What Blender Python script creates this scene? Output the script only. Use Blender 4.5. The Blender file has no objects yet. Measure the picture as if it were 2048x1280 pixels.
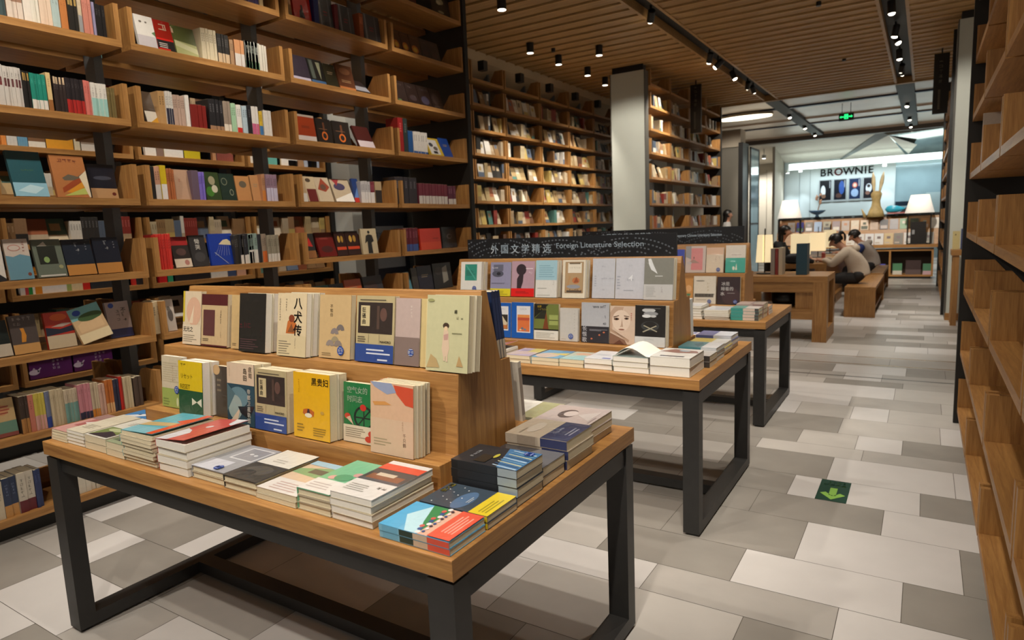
import bpy, math, random, re
from mathutils import Matrix, Vector
random.seed(11)
sc = bpy.context.scene
COL = sc.collection
PI = math.pi
R = math.radians

# ------------------------------------------------------------------ camera, world, exposure
YAW, PITCH, ROLL, EYE = 0.564773685, 0.137346401, -0.0415380565, 1.5
def make_camera():
    cy, sy = math.cos(YAW), math.sin(YAW)
    fwd = Vector((-sy, cy, 0)); right = Vector((cy, sy, 0)); up = Vector((0, 0, 1))
    f2 = fwd * math.cos(PITCH) - up * math.sin(PITCH)
    u2 = up * math.cos(PITCH) + fwd * math.sin(PITCH)
    r2 = right * math.cos(ROLL) + u2 * math.sin(ROLL)
    u3 = u2 * math.cos(ROLL) - right * math.sin(ROLL)
    cd = bpy.data.cameras.new('camera'); cd.sensor_width = 36; cd.lens = 22.939
    cd.clip_start = 0.02; cd.clip_end = 200
    cam = bpy.data.objects.new('camera', cd); COL.objects.link(cam)
    m = Matrix((r2, u3, -f2)).transposed().to_4x4(); m.translation = (0, 0, EYE)
    cam.matrix_world = m
    cd.dof.use_dof = True; cd.dof.focus_distance = 2.3; cd.dof.aperture_fstop = 4.0
    sc.camera = cam
make_camera()
vs = sc.view_settings
vs.view_transform = 'Standard'; vs.look = 'None'; vs.gamma = 1; vs.use_curve_mapping = False
vs.exposure = 0.0
w = bpy.data.worlds.new('world'); sc.world = w; w.use_nodes = True
w.node_tree.nodes['Background'].inputs[0].default_value = (1.0, 0.90, 0.78, 1)
w.node_tree.nodes['Background'].inputs[1].default_value = 0.23
sc.cycles.max_bounces = 6
sc.cycles.diffuse_bounces = 3
sc.cycles.glossy_bounces = 3
sc.cycles.caustics_reflective = False
sc.cycles.caustics_refractive = False
sc.cycles.sample_clamp_indirect = 4

# ------------------------------------------------------------------ materials
def lin(h):
    h = h.lstrip('#'); o = []
    for i in (0, 2, 4):
        c = int(h[i:i+2], 16) / 255
        o.append(c / 12.92 if c <= .04045 else ((c + .055) / 1.055) ** 2.4)
    return o
MATS = {}
def M(h, rough=.45, metal=0.0, emit=0.0, grain=.10, scale=60, trans=0.0, wrap=0.0):
    k = (h, rough, metal, emit, grain, scale, trans, wrap)
    if k in MATS: return MATS[k]
    m = bpy.data.materials.new('paint_' + h.lstrip('#')); m.use_nodes = True
    nt = m.node_tree; b = nt.nodes['Principled BSDF']; c = lin(h)
    b.inputs['Roughness'].default_value = rough; b.inputs['Metallic'].default_value = metal
    b.inputs['Base Color'].default_value = (*c, 1)
    if trans: b.inputs['Transmission Weight'].default_value = trans
    if emit:
        b.inputs['Emission Color'].default_value = (*c, 1); b.inputs['Emission Strength'].default_value = emit
    if wrap:                                               # creased clear film over a cover
        b.inputs['Coat Weight'].default_value = wrap; b.inputs['Coat Roughness'].default_value = .09
        t2 = nt.nodes.new('ShaderNodeTexCoord'); n2 = nt.nodes.new('ShaderNodeTexNoise'); n2.inputs['Scale'].default_value = 22; n2.inputs['Detail'].default_value = 2; n2.inputs['Distortion'].default_value = 1.2
        bu = nt.nodes.new('ShaderNodeBump'); bu.inputs['Strength'].default_value = .22; bu.inputs['Distance'].default_value = .02
        nt.links.new(t2.outputs['Object'], n2.inputs['Vector']); nt.links.new(n2.outputs['Fac'], bu.inputs['Height']); nt.links.new(bu.outputs[0], b.inputs['Coat Normal'])
    if grain:
        tc = nt.nodes.new('ShaderNodeTexCoord'); n = nt.nodes.new('ShaderNodeTexNoise')
        n.inputs['Scale'].default_value = scale; n.inputs['Detail'].default_value = 3
        mx = nt.nodes.new('ShaderNodeMix'); mx.data_type = 'RGBA'
        mx.inputs[6].default_value = (*[max(0, x * (1 - grain)) for x in c], 1)
        mx.inputs[7].default_value = (*[min(1, x * (1 + grain)) for x in c], 1)
        nt.links.new(tc.outputs['Object'], n.inputs['Vector'])
        nt.links.new(n.outputs['Fac'], mx.inputs[0]); nt.links.new(mx.outputs[2], b.inputs['Base Color'])
    MATS[k] = m
    return m
def wood(c1, c2, sc3, rough=.42):
    k = ('wood', c1, c2, sc3, rough)
    if k in MATS: return MATS[k]
    m = bpy.data.materials.new('oak'); m.use_nodes = True
    nt = m.node_tree; b = nt.nodes['Principled BSDF']; b.inputs['Roughness'].default_value = rough
    tc = nt.nodes.new('ShaderNodeTexCoord'); mp = nt.nodes.new('ShaderNodeMapping')
    mp.inputs['Scale'].default_value = sc3
    n1 = nt.nodes.new('ShaderNodeTexNoise'); n1.inputs['Scale'].default_value = 3; n1.inputs['Detail'].default_value = 6; n1.inputs['Distortion'].default_value = .6
    n2 = nt.nodes.new('ShaderNodeTexNoise'); n2.inputs['Scale'].default_value = 14; n2.inputs['Detail'].default_value = 2
    ad = nt.nodes.new('ShaderNodeMath'); ad.operation = 'MULTIPLY_ADD'; ad.inputs[1].default_value = .45
    rp = nt.nodes.new('ShaderNodeValToRGB')
    rp.color_ramp.elements[0].position = .42; rp.color_ramp.elements[0].color = (*lin(c1), 1)
    rp.color_ramp.elements[1].position = .95; rp.color_ramp.elements[1].color = (*lin(c2), 1)
    L = nt.links.new
    L(tc.outputs['Object'], mp.inputs['Vector']); L(mp.outputs[0], n1.inputs['Vector']); L(mp.outputs[0], n2.inputs['Vector'])
    L(n2.outputs['Fac'], ad.inputs[0]); L(n1.outputs['Fac'], ad.inputs[2]); L(ad.outputs[0], rp.inputs[0])
    L(rp.outputs[0], b.inputs['Base Color'])
    bp = nt.nodes.new('ShaderNodeBump'); bp.inputs['Strength'].default_value = .05
    L(ad.outputs[0], bp.inputs['Height']); L(bp.outputs[0], b.inputs['Normal'])
    MATS[k] = m
    return m
OAK_X = wood('#80552b', '#ab7e47', (1.2, 22, 22))
OAK_Z = wood('#80552b', '#ab7e47', (22, 22, 1.2))
OAK_Y = wood('#80552b', '#ab7e47', (22, 1.2, 22))
CEIL = wood('#8c6638', '#b28c58', (1.0, 12, 12), .5)
STEEL = M('#2b2a29', .45, .2, grain=.2, scale=25)
BLACK = M('#15130f', .5, grain=.2, scale=20)
POST = M('#70767a', .45, .1)
PAGES = M('#cfc3a6', .8, grain=.09, scale=220)
PAGEW = M('#dedad0', .75, grain=.07, scale=220)
WHITEP = M('#b9bdb4', .6, grain=.05, scale=4)

# ------------------------------------------------------------------ mesh helpers
class MB:
    def __init__(s): s.v = []; s.f = []; s.i = []; s.m = []
    def slot(s, m):
        if m not in s.m: s.m.append(m)
        return s.m.index(m)
    def poly(s, pts, m):
        k = len(s.v); s.v += [tuple(p) for p in pts]; s.f.append(tuple(range(k, k + len(pts)))); s.i.append(s.slot(m))
    def raw(s, v, f, m):
        k = len(s.v); s.v += [tuple(p) for p in v]; j = s.slot(m)
        for q in f: s.f.append(tuple(x + k for x in q)); s.i.append(j)
    def box(s, a, b, m, X=None):
        x0, y0, z0 = a; x1, y1, z1 = b
        v = [(x0,y0,z0),(x1,y0,z0),(x1,y1,z0),(x0,y1,z0),(x0,y0,z1),(x1,y0,z1),(x1,y1,z1),(x0,y1,z1)]
        if X is not None: v = [X @ Vector(p) for p in v]
        s.raw(v, [(0,3,2,1),(4,5,6,7),(0,1,5,4),(1,2,6,5),(2,3,7,6),(3,0,4,7)], m)
    def plank(s, a, b):
        """oak board whose grain follows its longest side, end grain on the ends"""
        x0, y0, z0 = a; x1, y1, z1 = b
        v = [(x0,y0,z0),(x1,y0,z0),(x1,y1,z0),(x0,y1,z0),(x0,y0,z1),(x1,y0,z1),(x1,y1,z1),(x0,y1,z1)]
        s.raw(v, [(0,3,2,1),(4,5,6,7),(0,1,5,4),(2,3,7,6)], OAK_X); s.raw(v, [(1,2,6,5),(3,0,4,7)], OAK_Y)
    def prism(s, prof, axis, a0, a1, m):
        n = len(prof)
        def P(p, a): return (a, p[0], p[1]) if axis == 'x' else ((p[0], a, p[1]) if axis == 'y' else (p[0], p[1], a))
        v = [P(p, a0) for p in prof] + [P(p, a1) for p in prof]
        f = [tuple(range(n))[::-1], tuple(range(n, 2*n))] + [(i, (i+1) % n, (i+1) % n + n, i + n) for i in range(n)]
        s.raw(v, f, m)
    def lathe(s, prof, m, seg=24, c=(0, 0, 0), X=None):
        v = []; f = []
        for r, z in prof:
            for k in range(seg):
                a = 2*PI*k/seg; p = Vector((c[0] + r*math.cos(a), c[1] + r*math.sin(a), c[2] + z))
                v.append(X @ p if X is not None else p)
        for j in range(len(prof) - 1):
            for k in range(seg):
                f.append((j*seg+k, j*seg+(k+1) % seg, (j+1)*seg+(k+1) % seg, (j+1)*seg+k))
        f.append(tuple(range(seg))[::-1]); f.append(tuple(range((len(prof)-1)*seg, len(prof)*seg)))
        s.raw(v, f, m)
    def tube(s, p, q, r, m, seg=10, r2=None):
        p = Vector(p); q = Vector(q); d = q - p
        X = Matrix.Translation(p) @ d.to_track_quat('Z', 'Y').to_matrix().to_4x4()
        s.lathe([(r, 0), (r if r2 is None else r2, d.length)], m, seg, X=X)
    def mesh(s, name):
        me = bpy.data.meshes.new(name); me.from_pydata(s.v, [], s.f)
        for m in s.m: me.materials.append(m)
        me.polygons.foreach_set('material_index', s.i); me.update()
        return me
    def build(s, name, parent=None, loc=None, rot=None, smooth=False, bevel=0):
        me = s.mesh(name)
        if smooth: me.polygons.foreach_set('use_smooth', [True]*len(me.polygons))
        o = put(name, me, parent)
        if loc: o.location = loc
        if rot: o.rotation_euler = rot
        if bevel:
            b = o.modifiers.new('edge', 'BEVEL'); b.width = bevel; b.segments = 2; b.limit_method = 'ANGLE'
        return o
def put(name, me, parent=None):
    o = bpy.data.objects.new(name, me); COL.objects.link(o)
    if parent: o.parent = parent
    return o
def tag(o, label, cat, group=None, kind=None):
    if label: o['label'] = label
    if cat: o['category'] = cat
    if group: o['group'] = group
    if kind: o['kind'] = kind
    return o
def thing(name, label, cat, loc=(0, 0, 0), rz=0, group=None):
    o = bpy.data.objects.new(name, None); COL.objects.link(o); o.location = loc; o.rotation_euler = (0, 0, rz)
    return tag(o, label, cat, group)
def struct(o): o['kind'] = 'structure'; return o
def copy_tree(o, parent=None):
    c = o.copy(); COL.objects.link(c)
    if parent: c.parent = parent
    for ch in list(o.children): copy_tree(ch, c)
    return c
TX = {}
def text_geo(t):
    if t not in TX:
        cu = bpy.data.curves.new('t', 'FONT'); cu.body = t; cu.size = 1; cu.resolution_u = 3
        ob = bpy.data.objects.new('t', cu); me = ob.to_mesh()
        v = [(p.co.x, p.co.y) for p in me.vertices]; f = [tuple(p.vertices) for p in me.polygons]
        ob.to_mesh_clear(); bpy.data.objects.remove(ob); bpy.data.curves.remove(cu)
        TX[t] = (v, f)
    return TX[t]
def text_on(mb, t, P, size, m, bold=.0, wide=1.0):
    """lettering laid on a surface: P maps (right, up) metres to a point"""
    v, f = text_geo(t)
    for dx, dy in ([(0, 0)] if not bold else [(0, 0), (bold, 0), (0, bold), (bold, bold)]):
        mb.raw([P((x*wide + dx)*size, (y + dy)*size) for x, y in v], f, m)
def text_w(t, wide=1.0):
    v, _ = text_geo(t); return (max(p[0] for p in v) if v else 0)*wide
ORD = ['', 'first', 'second', 'third', 'fourth', 'fifth', 'sixth', 'seventh', 'eighth', 'ninth', 'tenth']
NUM = ['', 'one', 'two', 'three', 'four', 'five', 'six', 'seven', 'eight', 'nine']

# ------------------------------------------------------------------ room lights (the lamps' own light)
SPOTS = []
def spot(parent, loc, target, power, size=58, col=(1, .915, .80), blend=.55, rad=.035):
    ld = bpy.data.lights.new('spot_beam', 'SPOT'); ld.energy = power; ld.spot_size = R(size); ld.spot_blend = blend
    ld.color = col; ld.shadow_soft_size = rad
    o = bpy.data.objects.new('spot_beam', ld); COL.objects.link(o)
    d = Vector(target) - Vector(loc)
    o.matrix_world = Matrix.Translation(loc) @ d.to_track_quat('-Z', 'Y').to_matrix().to_4x4()
    return o
# ------------------------------------------------------------------ floor: laid tiles in three greys
TL = [M('#c6c2bf', .32, grain=.06, scale=7), M('#a5a09a', .36, grain=.14, scale=6), M('#8d8881', .38, grain=.18, scale=5), M('#b4afa9', .34, grain=.10, scale=6)]
def make_floor():
    mb = MB(); g = M('#5d574f', .8)
    mb.poly([(-9, -2, -.002), (2.6, -2, -.002), (2.6, 27, -.002), (-9, 27, -.002)], g)
    ys = [-2, -1.7, -1.4, -.98, -.56, -.25, .06, .38, .7, 1.02, 1.34, 1.655, 1.97, 2.4, 2.63, 2.945, 3.36, 3.67, 3.985, 4.39, 4.6, 4.91, 5.31, 5.68, 6.0, 6.42, 6.63, 6.94]
    rnd = random.Random(5)
    while ys[-1] < 26.5: ys.append(ys[-1] + rnd.choice([.31, .31, .42, .21, .37]))
    fixed = {2.4: [(-.95, 1), (-.225, 0), (.38, 0)], 2.63: [(-1.25, 2), (-.638, 0), (-.019, 2), (.36, 2)], 2.945: [(-1.05, 2), (-.435, 0), (.187, 2)],
             3.36: [(-1.3, 2), (-.72, 2), (-.12, 0)], 3.67: [(-1.2, 2), (-.587, 0), (.035, 2)], 3.985: [(-1.04, 2), (-.425, 0), (.194, 0)],
             4.39: [(-.9, 3), (-.277, 1)], 4.6: [(-.68, 3), (-.33, 0), (-.068, 2)], 4.91: [(-1.08, 2), (-.46, 3), (.143, 0)], 5.31: [(-.8, 3), (-.42, 0), (-.175, 3)],
             1.34: [(-3.93, 1), (-3.573, 0), (-3.33, 2), (-2.73, 1)], 1.655: [(-4.4, 0), (-3.78, 2), (-3.10, 0)], 1.97: [(-3.97, 0), (-3.56, 2), (-2.95, 1)]}
    e = .0013
    for a, b in zip(ys, ys[1:]):
        segs = []
        fx = fixed.get(a)
        if fx:
            x = fx[0][0]; left = []
            while x > -9:
                L = rnd.choice([.62, .62, .31, .62]); left.append((x - L, rnd.choice([0, 1, 2, 3]))); x -= L
            segs = left[::-1] + fx
            x = fx[-1][0] + .62
        else: x = -9 - rnd.random()*.6
        while x < 2.6:
            segs.append((x, rnd.choices([0, 1, 2, 3], [4, 2, 3, 3])[0])); x += rnd.choice([.62, .62, .31, .62, .9])
        for k, (x0, t) in enumerate(segs):
            x1 = segs[k+1][0] if k + 1 < len(segs) else 2.6
            x0 = max(x0, -9); x1 = min(x1, 2.6)
            if x1 - x0 > .01: mb.poly([(x0+e, a+e, 0), (x1-e, a+e, 0), (x1-e, b-e, 0), (x0+e, b-e, 0)], TL[t])
    br = M('#b48a3a', .25, .9)
    for a, b in ((6.76, 6.785), (7.36, 7.385), (7.765, 7.79)):
        mb.poly([(-9, a, .0006), (2.6, a, .0006), (2.6, b, .0006), (-9, b, .0006)], br if a > 7 else M('#3c3a38', .3, .6))
    struct(mb.build('floor'))
make_floor()

ZC = 4.1
LIT_EDGE = wood('#b8905a', '#d2ae78', (1.0, 12, 12), .5)  # paler wood paints in the light caught along each slat's lower edge
def make_ceiling():
    mb = MB(); back = M('#3f2a15', .7, grain=.15, scale=8)
    slots = [(-3.11, -2.83), (-.6, -.29)]
    xs = [-5.62, -3.11, -2.83, -.6, -.29, 2.6]
    mb.box((-9, -2, ZC+.13), (2.6, 15.75, ZC+.17), back)
    y = -1.9
    while y < 15.6:
        for x0, x1 in ((-5.62, -3.13), (-2.81, -.62), (-.27, 2.6)):
            mb.box((x0, y, ZC), (x1, y+.25, ZC+.03), CEIL); mb.box((x0, y, ZC-.018), (x1, y+.016, ZC), LIT_EDGE)
        y += .2725
    for x0, x1 in slots:                                  # slot cheeks and black trough
        for x in (x0, x1): mb.box((x-.02, -2, ZC-.012), (x+.02, 15.75, ZC+.12), CEIL)
        mb.box((x0+.02, -2, ZC+.10), (x1-.02, 15.75, ZC+.125), M('#0d0c0b', .6))
    mb.box((-9, 15.68, ZC-.03), (2.6, 15.78, ZC+.16), CEIL)
    struct(mb.build('ceiling'))
    cv = MB()                                              # plaster cove above the rear book wall
    cv.prism([(-6.6, 3.72), (-5.9, 3.78), (-5.66, 3.98), (-5.6, ZC+.1), (-6.6, ZC+.12)], 'y', -2, 15.7, M('#c4ac88', .8, grain=.05, scale=3))
    struct(cv.build('trim_1'))
    hi = MB()                                              # polished panels over the reading end
    pm = M('#c8b29c', .34, .05, grain=.2, scale=1.2)
    y = 15.8
    k = 0
    while y < 23.5:
        for x0, x1 in ((-9, -6.1), (-6.08, -3.12), (-2.82, -.62), (-.28, 2.6)):
            hi.box((x0, y, ZC+.01 + .02*((k*7) % 3)), (x1, y+1.24, ZC+.06), pm)
        y += 1.26; k += 1
    for yy in (17.1, 20.4): hi.box((-9, yy, ZC-.02), (2.6, yy+.12, ZC+.04), M('#1c2440', .4))
    hi.box((-9, 23.45, ZC-.12), (2.6, 23.75, ZC+.1), M('#5a5048', .5))
    for x0, x1 in ((-3.11, -2.83), (-.6, -.29)): hi.box((x0, 15.8, ZC-.03), (x1, 23.3, ZC+.09), M('#0c0b0a', .6))
    struct(hi.build('ceiling_polished'))
make_ceiling()

def make_walls():
    mb = MB(); mb.box((-9, -2, 0), (-8.9, 27, 4.4), M('#3a3530', .8)); struct(mb.build('wall_left'))
    # mall front across the far end
    f = MB()
    wl = M('#b9c4c6', .5, grain=.03, scale=2); cream = M('#b9b2a4', .7, grain=.04, scale=2)
    f.box((-4.42, 26, 0), (-.9, 26.1, 3.7), wl); f.box((-.9, 26.05, 0), (2.6, 26.15, 3.7), M('#8fa9b2', .15, .1, grain=.2, scale=1.5))
    f.box((-9, 25.9, 0), (-4.42, 26.1, 4.6), cream); f.box((-4.5, 24.2, 0), (-4.42, 26, 4.4), cream)
    f.box((-5.02, 25.88, 0), (-5.0, 25.9, 3.3), M('#8f887c', .7))
    for x in (-3.9, -3.55): f.box((x, 25.985, 0), (x+.015, 26, 3.4), M('#8a9698', .5))
    struct(f.build('wall_back'))
    c = MB()
    wc = M('#dcd6ca', .7, grain=.03, scale=2)
    c.poly([(-9, 23.7, 4.05), (-1.3, 23.7, 4.05), (-2.6, 26, 3.5), (-9, 26, 3.5)], wc)
    c.poly([(-1.3, 23.7, 4.05), (-2.6, 26, 3.5), (-2.6, 26, 3.42), (-1.05, 23.7, 3.9)], M('#8a9090', .6))
    c.poly([(-1.05, 23.7, 3.9), (-2.6, 26, 3.42), (-.6, 26, 3.40), (-.3, 24.6, 3.62)], wc)
    c.poly([(-1.3, 23.7, 4.05), (2.6, 23.7, 4.05), (2.6, 25.9, 3.40), (-.6, 25.9, 3.40), (-1.05, 23.7, 3.9)], M('#9aa09c', .12, .8, grain=.4, scale=5))
    struct(c.build('ceiling_mall'))
    g = MB()
    dk = M('#6c675c', .6, grain=.08, scale=3)
    g.box((-4.3, 16.2, 0), (-3.74, 16.75, 3.2), dk); g.box((-3.76, 16.15, 0), (-3.66, 16.75, 3.3), M('#12100e', .4))
    g.box((-5.4, 16.25, 3.22), (-3.74, 16.75, 3.62), M('#b9ad9a', .7))
    struct(g.build('column_dark'))
    gl = MB(); gl.box((-3.64, 16.8, .05), (-3.62, 17.7, 3.2), M('#7fa6b8', .08, .1, grain=.45, scale=1.1))
    w1 = struct(gl.build('window_1'))
    fr = MB()
    for a, b in (((-3.645, 16.77, 0), (-3.61, 16.81, 3.24)), ((-3.645, 17.69, 0), (-3.61, 17.73, 3.24)), ((-3.645, 16.77, 3.2), (-3.61, 17.73, 3.24)), ((-3.645, 16.8, 1.38), (-3.61, 17.7, 1.42))): fr.box(a, b, BLACK)
    fr.build('window_frame', w1)
    # two clad columns
    for n, x0, x1, y0, y1 in (('column_clad', -4.56, -3.975, 10.6, 10.76), ('column_clad_right', .292, .9, 10.86, 11.4)):
        k = MB(); k.box((x0, y0, .1 if x0 > 0 else 0), (x1, y1, 4.0), WHITEP); k.box((x0+.02, y0+.02, 4.0), (x1-.02, y1-.02, ZC+.1), BLACK)
        k.box((x0-.012, y0-.004, 0), (x0, y1, 4.0), M('#4a4740', .5)); k.box((x1, y0-.004, 0), (x1+.012, y1, 4.0), M('#4a4740', .5))
        if x0 > 0: k.box((x0-.01, y0-.02, 0), (x1+.01, y1+.02, .1), OAK_X)
        struct(k.build(n))
    # end wall behind the left shelving: pale piers and a navy poster wall
    p = MB(); p.box((-5.5, 5.12, 0), (-5.22, 5.45, 4.1), M('#aeb0aa', .7, grain=.04)); struct(p.build('column_pale'))
    p = MB(); p.box((-6.2, 7.22, 0), (-6.0, 7.44, 4.1), M('#b4b6ae', .7, grain=.04)); struct(p.build('column_pale_far'))
make_walls()
b = MB(); b.box((-6.32, 5.55, 0), (-6.26, 7.2, 3.4), M('#1d2334', .4, grain=.3, scale=1.5))
po = b.build('poster_board'); tag(po, 'dark navy poster board standing between two pale columns behind the shelves', 'poster')
b = MB(); b.box((-6.26, 5.72, 1.0), (-6.255, 6.3, 2.4), M('#24418a', .4)); b.box((-6.26, 6.3, 1.05), (-6.255, 7.1, 1.62), M('#9aa2ac', .5))
def _pp(u, v): return (-6.252, 6.0 + u, 1.47 + v)
text_on(b, '我总愿给', _pp, .085, M('#d8d8d8'))
def _pp(u, v): return (-6.252, 6.42 + u, 1.47 + v)
text_on(b, '一座城市', _pp, .085, M('#23283a'))
b.box((-6.255, 5.75, 1.0), (-6.25, 5.95, 1.25), M('#1a1c24'))
b.build('poster_panel', po)

# ------------------------------------------------------------------ bookcases of oak trays on steel posts
TRAY = {}
def tray_mesh(L, depth, th=.038, hd=.2, thin=.028):
    k = (round(L, 3), depth, hd)
    if k not in TRAY:
        a = MB(); a.box((0, 0, 0), (L, depth, th), OAK_X)
        d = MB(); d.prism([(0, th), (depth, th), (depth*.5, th+hd), (0, th+hd)], 'x', 0, thin, OAK_Z)
        TRAY[k] = (a.mesh('shelf_tray'), d.mesh('divider'))
    return TRAY[k]
def bookcase(label, xf, sgn, bays, zb, depth, ztop, ends=(True, True), double=False, hd=.2, posts=True, name='bookcase', plinth=True):
    """sgn +1 faces +X, -1 faces -X; bays: list of (y0, y1) in world"""
    ya = bays[0][0] if sgn > 0 else bays[-1][1]
    root = thing(name, label, 'bookcase', (xf, ya, 0), PI/2 if sgn > 0 else -PI/2)
    def lx(y): return y - ya if sgn > 0 else ya - y
    for y0, y1 in bays:
        L = y1 - y0; x0 = min(lx(y0), lx(y1)); tm, dm = tray_mesh(L, depth, hd=hd)
        for z in zb:
            for side in ((0, 1) if double else (0,)):
                t = put('shelf_tray', tm, root); t.location = (x0, 0, z)
                if side: t.location = (x0 + L, 2*depth + .12, z); t.rotation_euler = (0, 0, PI)
                for q in (0, L - .028):
                    dv = put('divider', dm, t); dv.location = (q, 0, 0)
    if posts:
        for (a0, a1), (b0, b1) in zip(bays, bays[1:]):
            y = (a1 + b0)/2; x = lx(y)
            p = MB(); p.box((x-.024, depth+.002, 0), (x+.024, depth+.118, ztop), POST); p.build('upright', root)
    tot = (2*depth + .12) if double else depth + .05
    for k, on in enumerate(ends):
        if on:
            y = bays[0][0] - .035 if k == 0 else bays[-1][1] + .035; x = lx(y)
            p = MB(); p.box((x-.028, -.02, 0), (x+.028, tot, ztop), BLACK); p.build('end_panel', root)
    if plinth:
        xs = sorted((lx(bays[0][0]), lx(bays[-1][1])))
        p = MB(); p.box((xs[0], .06, 0), (xs[1], tot-.06, zb[0]-.001), BLACK); p.build('plinth', root)
    return root
ROWZ = [.085, .50, .915, 1.305, 1.735, 2.19, 2.63, 3.07, 3.51]
BAYS = [(1.09, 2.17), (2.22, 3.31), (3.365, 4.43), (4.485, 5.52)]
XF = -3.95
bookcase('tall oak and black steel bookcase facing the nearest display table, full of colourful books', XF, 1, [(-1.17, -.09), (-.035, 1.04)] + BAYS, ROWZ, .33, 4.1, (True, True), True)
RZR = [.09, .50, .93, 1.32, 1.71, 2.09, 2.46, 2.86, 3.26]
RB = [(1.1, 2.2), (2.23, 3.31), (3.34, 4.40), (4.43, 5.48)]
bookcase('mostly empty oak tray bookcase running along the walkway at the right edge', .245, -1, RB, RZR, .33, 4.0, (False, True), False)
REAR = [(-.1, .91), (.95, 1.99), (2.03, 3.01), (3.05, 4.05), (4.09, 5.05)]
REARZ = [.17, .505, .82, 1.135, 1.50, 1.855, 2.2, 2.54, 2.88, 3.22]
bookcase('second oak bookcase glimpsed through the gaps behind the big left shelving', -5.5, 1, REAR, REARZ, .28, 3.7, (False, True), False, hd=.19)
FARB = [(6.9, 7.84), (7.87, 8.72), (8.75, 9.81), (9.84, 10.85), (10.88, 11.91), (11.94, 13.0)]
FARZ = [.15, .50, .85, 1.20, 1.55, 1.90, 2.245, 2.58, 2.925, 3.28, 3.62]
bookcase('long oak book wall with many small compartments left of the pale column', -5.5, 1, FARB, FARZ, .28, 3.9, (False, False), False, hd=.24)
FARB2 = [(10.83, 11.82), (11.86, 12.95), (12.99, 14.09), (14.13, 15.25)]
FARZ2 = [.09, .52, .95, 1.385, 1.815, 2.255, 2.67, 3.055, 3.43, 3.79]
bookcase('oak book wall between the pale column and the dark grey pier', XF, 1, FARB2, FARZ2, .33, 4.0, (False, True), False, hd=.22)
RB2 = [(11.45, 12.5), (12.54, 13.6), (13.64, 14.7), (14.74, 15.8)]
bookcase('far bookcase seen edge-on behind the right-hand pale column', .262, -1, RB2, RZR, .33, 4.0, (True, True), False)
NI=44
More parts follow.
